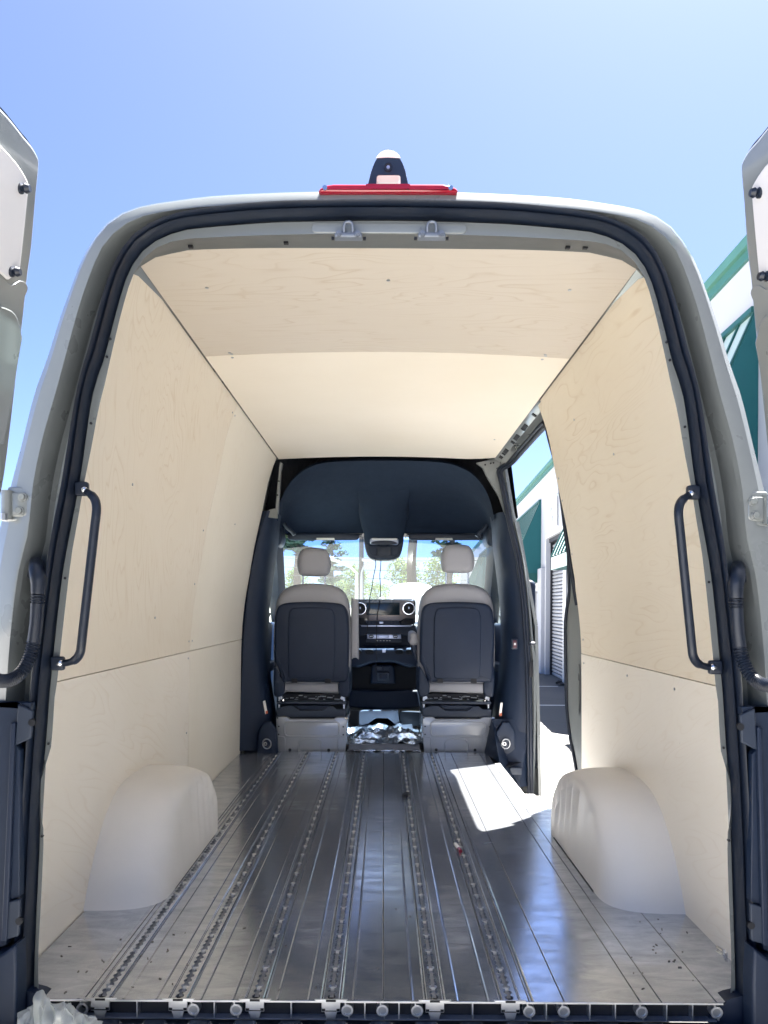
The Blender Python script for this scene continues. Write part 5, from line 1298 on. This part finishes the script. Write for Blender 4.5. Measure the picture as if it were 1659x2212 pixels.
# ------------------------------------------------------------------ beyond the windscreen
# white van facing us
pv = empty('parked_van', (1.10, 28.15, 0)); tag(pv, 'white high roofed van facing us ahead, seen through the windscreen', 'van')
sec = [(-.99, .35), (-1.0, 1.0), (-.97, 1.45), (-.88, 2.05), (-.82, 2.36), (-.70, 2.50), (-.35, 2.57), (0, 2.59), (.35, 2.57), (.70, 2.50), (.82, 2.36), (.88, 2.05), (.97, 1.45), (1.0, 1.0), (.99, .35)]
def vs(y, top, base=.35, wd=1.0): return [(x * wd, y, base + (z - .35) * (top - base) / 2.24) for x, z in sec]
k = MB(); k.loft([vs(-1.62, .9), vs(-1.60, 1.02, .35, .97), vs(-1.25, 1.22), vs(-.72, 1.32), vs(-.22, 2.02), vs(.02, 2.40), vs(.35, 2.56), vs(.9, 2.59), vs(4.2, 2.59)], cap=True)
k.build('body', M['vanwhite'], pv, smooth=50)
k = MB(); k.add([(-.80, -.76, 1.36), (.80, -.76, 1.36), (.74, -.235, 2.06), (-.74, -.235, 2.06)], [(0, 1, 2, 3)]); k.build('windscreen', M['sideglass'] if False else M['plastic2'], pv, normals=False)
k = MB(); k.puff(rrect(-.34, .62, .34, .88, .05), -1.68, -1.58, .02); k.build('grille', M['black'], pv, smooth=40)
k = MB(); k.puff(rrect(-.95, .32, .95, .55, .05), -1.74, -1.5, .03); k.build('bumper', M['plastic2'], pv, smooth=40)
for s in (-1, 1):
    k = MB(); k.puff(rrect(s * .72 - .17, .72, s * .72 + .17, .95, .05), -1.66, -1.5, .03); k.build('headlight', M['silver'], pv, smooth=40)
    k = MB(); k.puff(rrect(s * 1.20 - .11, 1.55, s * 1.20 + .11, 1.98, .05), -.62, -.48, .03); k.build('wing_mirror', M['vanwhite'], pv, smooth=40)
    k = MB(); k.tube([(s * .93, -.5, 1.6), (s * 1.15, -.55, 1.65)], .035, 8); k.build('mirror_arm', M['plastic2'], pv, smooth=40)
    for y in (-.9, 3.0):
        k = MB(); k.cyl((s * .80, y, .35), (s * .99, y, .35), .35, 20); wl = k.build('wheel', M['tyre'], pv, smooth=40)
        k = MB(); k.cyl((s * .985, y, .35), (s * 1.0, y, .35), .2, 14); k.build('rim', M['steel'], wl, smooth=40)
k = MB(); k.loft([[(x * q, y, 2.30 + z * q) for x, z in ((0, .17), (.028, .02), (.022, -.05), (0, -.075), (-.022, -.05), (-.028, .02))] for y, q in ((.02, 1.0), (-.10, .7), (-.11, .1))], closed=True, cap=True); k.build('badge', M['steel'], pv, smooth=40)

def leaves(b, c, r, n, size, rnd, flat=.6):
    for i in range(n):
        while True:
            v = Vector((rnd.uniform(-1, 1), rnd.uniform(-1, 1), rnd.uniform(-1, 1)))
            if .15 < v.length < 1: break
        v = v.normalized() * v.length ** .5
        p = Vector(c) + Vector((v.x * r[0], v.y * r[1], v.z * r[2]))
        u = Vector((rnd.gauss(0, 1), rnd.gauss(0, 1), rnd.gauss(0, flat))).normalized(); w_ = u.orthogonal().normalized(); w_ = (Matrix.Rotation(rnd.uniform(0, 6.28), 3, u) @ w_)
        s = size * rnd.uniform(.6, 1.4)
        b.add([p - u * s, p + w_ * s * .5, p + u * s, p - w_ * s * .5], [(0, 1, 2, 3)])
def tree(x, y, h, kind, label, seed, spread=1.0, group='trees beyond the car park'):
    rnd = random.Random(seed)
    root = empty('broadleaf_tree' if kind == 'leaf' else 'pine_tree', (x, y, 0)); tag(root, label, 'tree', group)
    k = MB(); bend = [(rnd.uniform(-.2, .2) * i / 3, rnd.uniform(-.2, .2) * i / 3, h * i / 8 * (.86 if kind == 'leaf' else 1.0)) for i in range(9)]
    r0 = h * (.020 if kind == 'leaf' else .021)
    k.tube(crom(bend, 3), [r0 * (1 - .8 * i / 24) for i in range(25)], 9)
    crown = MB()
    nl = 16 if kind == 'leaf' else 30
    for i in range(nl):
        if kind == 'leaf':
            t = .28 + .68 * (i + .5) / nl; a = i * 2.4 + rnd.uniform(-.4, .4); env = math.sin(math.pi * (t - .12) / 1.0) ** .8
            ln = h * .24 * env * spread * rnd.uniform(.7, 1.15)
            base = Vector((0, 0, h * t * .80)); tip = base + Vector((math.cos(a) * ln, math.sin(a) * ln, ln * .45))
            k.tube([base, base.lerp(tip, .5) + Vector((0, 0, .1)), tip], [r0 * .35, r0 * .2, r0 * .06], 5)
            for q in (.55, 1.0):
                c = base.lerp(tip, q); leaves(crown, c, (h * .085, h * .085, h * .075), 95, h * .016, rnd)
        else:
            t = .34 + .66 * (i + .5) / nl; a = i * 2.4 + rnd.uniform(-.5, .5)
            ln = h * .22 * (1.08 - t) ** .6 * spread * rnd.uniform(.55, 1.2)
            base = Vector((0, 0, h * t)); tip = base + Vector((math.cos(a) * ln, math.sin(a) * ln, ln * rnd.uniform(-.15, .3)))
            k.tube([base, base.lerp(tip, .5) + Vector((0, 0, -.1)), tip], [r0 * .28, r0 * .18, r0 * .06], 5)
            for q in (.45, .75, 1.0):
                if rnd.random() < .25: continue
                c = base.lerp(tip, q) + Vector((0, 0, h * .01)); leaves(crown, c, (h * .05, h * .05, h * .022), 55, h * .015, rnd, .3)
    k.build('trunk', M['bark'], root, smooth=60)
    crown.build('crown', M['leaf'] if kind == 'leaf' else M['needle'], root, normals=False)
    return root
def gx(px, d): return XC + (px - CXP) * d / FPX
tree(gx(642, 52), 50, 15, 'pine', 'tall thin pine seen above the left seat at the windscreen edge', 1, .55)
tree(gx(716, 60), 58, 8.6, 'pine', 'dense dark pine right of the left headrest', 2, .75)
tree(gx(768, 80), 78, 6.8, 'leaf', 'rounded bright green tree left of the hanging cables', 3, .85)
tree(gx(815, 85), 83, 5.0, 'leaf', 'low bright shrubby tree behind the hanging cables', 4, 1.2)
tree(gx(872, 70), 68, 7.0, 'leaf', 'airy green tree right of the overhead console above the white van', 5, .8)
tree(gx(893, 40), 38, 15, 'pine', 'thick trunked pine rising behind the white van', 6, .45)
tree(gx(948, 70), 68, 7.2, 'leaf', 'broad green tree left of the right headrest', 7, .9)
tree(gx(972, 60), 58, 15, 'pine', 'large pine partly hidden by the right headrest', 8, .5)
tree(gx(640, 80), 78, 6.6, 'leaf', 'green tree at the far left of the windscreen', 9, .8)
tree(gx(730, 95), 93, 6.0, 'leaf', 'distant pale green tree between the two nearer ones left of centre', 10, .9)
def lamp_post(x, y, h, arm, label):
    r = empty('street_lamp', (x, y, 0)); tag(r, label, 'street lamp', 'street lamps ahead of the van')
    k = MB(); k.tube([(0, 0, 0), (0, 0, h * .9), (0, 0, h)], [.10, .07, .05], 10); k.build('lamp_column', M['polelight'], r, smooth=60)
    k = MB(); k.tube(crom([(0, 0, h), (arm * .35, 0, h + .35), (arm, 0, h + .62)], 6), .045, 8); k.build('lamp_arm', M['polelight'], r, smooth=60)
    k = MB(); k.puff(rrect(arm - .35, h + .55, arm + .25, h + .72, .07), -.16, .16, .05); k.build('lamp_head', M['polelight'], r, smooth=50)
    return r
lamp_post(gx(770, 34), 32.1, 3.1, -1.25, 'pale street lamp with its arm reaching left, left of the cables')
lamp_post(gx(781, 38), 36.1, 3.3, .35, 'pale street lamp with a short upright arm, right of the other lamp')
def pole(x, y, h, label):
    r = empty('utility_pole', (x, y, 0)); tag(r, label, 'utility pole')
    k = MB(); k.tube([(0, 0, 0), (0, 0, h)], [.15, .11], 10); k.build('pole_shaft', M['pole'], r, smooth=60)
    k = MB(); k.box(-1.1, 1.1, -.06, .06, h - 1.0, h - .86); k.box(-.8, .8, -.06, .06, h - 1.8, h - 1.68); k.build('cross_arm', M['pole'], r)
    return r
pole(gx(780, 40), 38.2, 9.0, 'dark utility pole standing behind the street lamps')
pole(gx(590, 40), 38.2, 9.0, 'dark utility pole at the left edge of the windscreen') if False else None
for i, (za, zb) in enumerate(((2.9, 2.4), (3.3, 2.9), (3.75, 3.5))):
    pts = [(gx(400, 40) + (gx(1150, 40) - gx(400, 40)) * t, 38.4 + i * .3, za + FLOOR + (zb - za) * t - .9 * (t - t * t)) for t in [j / 20 for j in range(21)]]
    k = MB(); k.tube(pts, .016, 5); o = k.build('power_line', M['pole'], smooth=60); tag(o, ('lowest', 'middle', 'highest')[i] + ' of the thin overhead power lines crossing beyond the windscreen', 'power line', 'power lines')

# small joined fittings that are too fine to pick apart
for o in bpy.data.objects:
    if o.name.split('.')[0] in ('header_slots', 'screw_heads', 'gusset_holes', 'button_symbols', 'switch_symbols', 'box_holes', 'slide_hardware', 'rail_end_slots', 'catch_slots', 'switch_symbol'):
        o['kind'] = 'stuff'
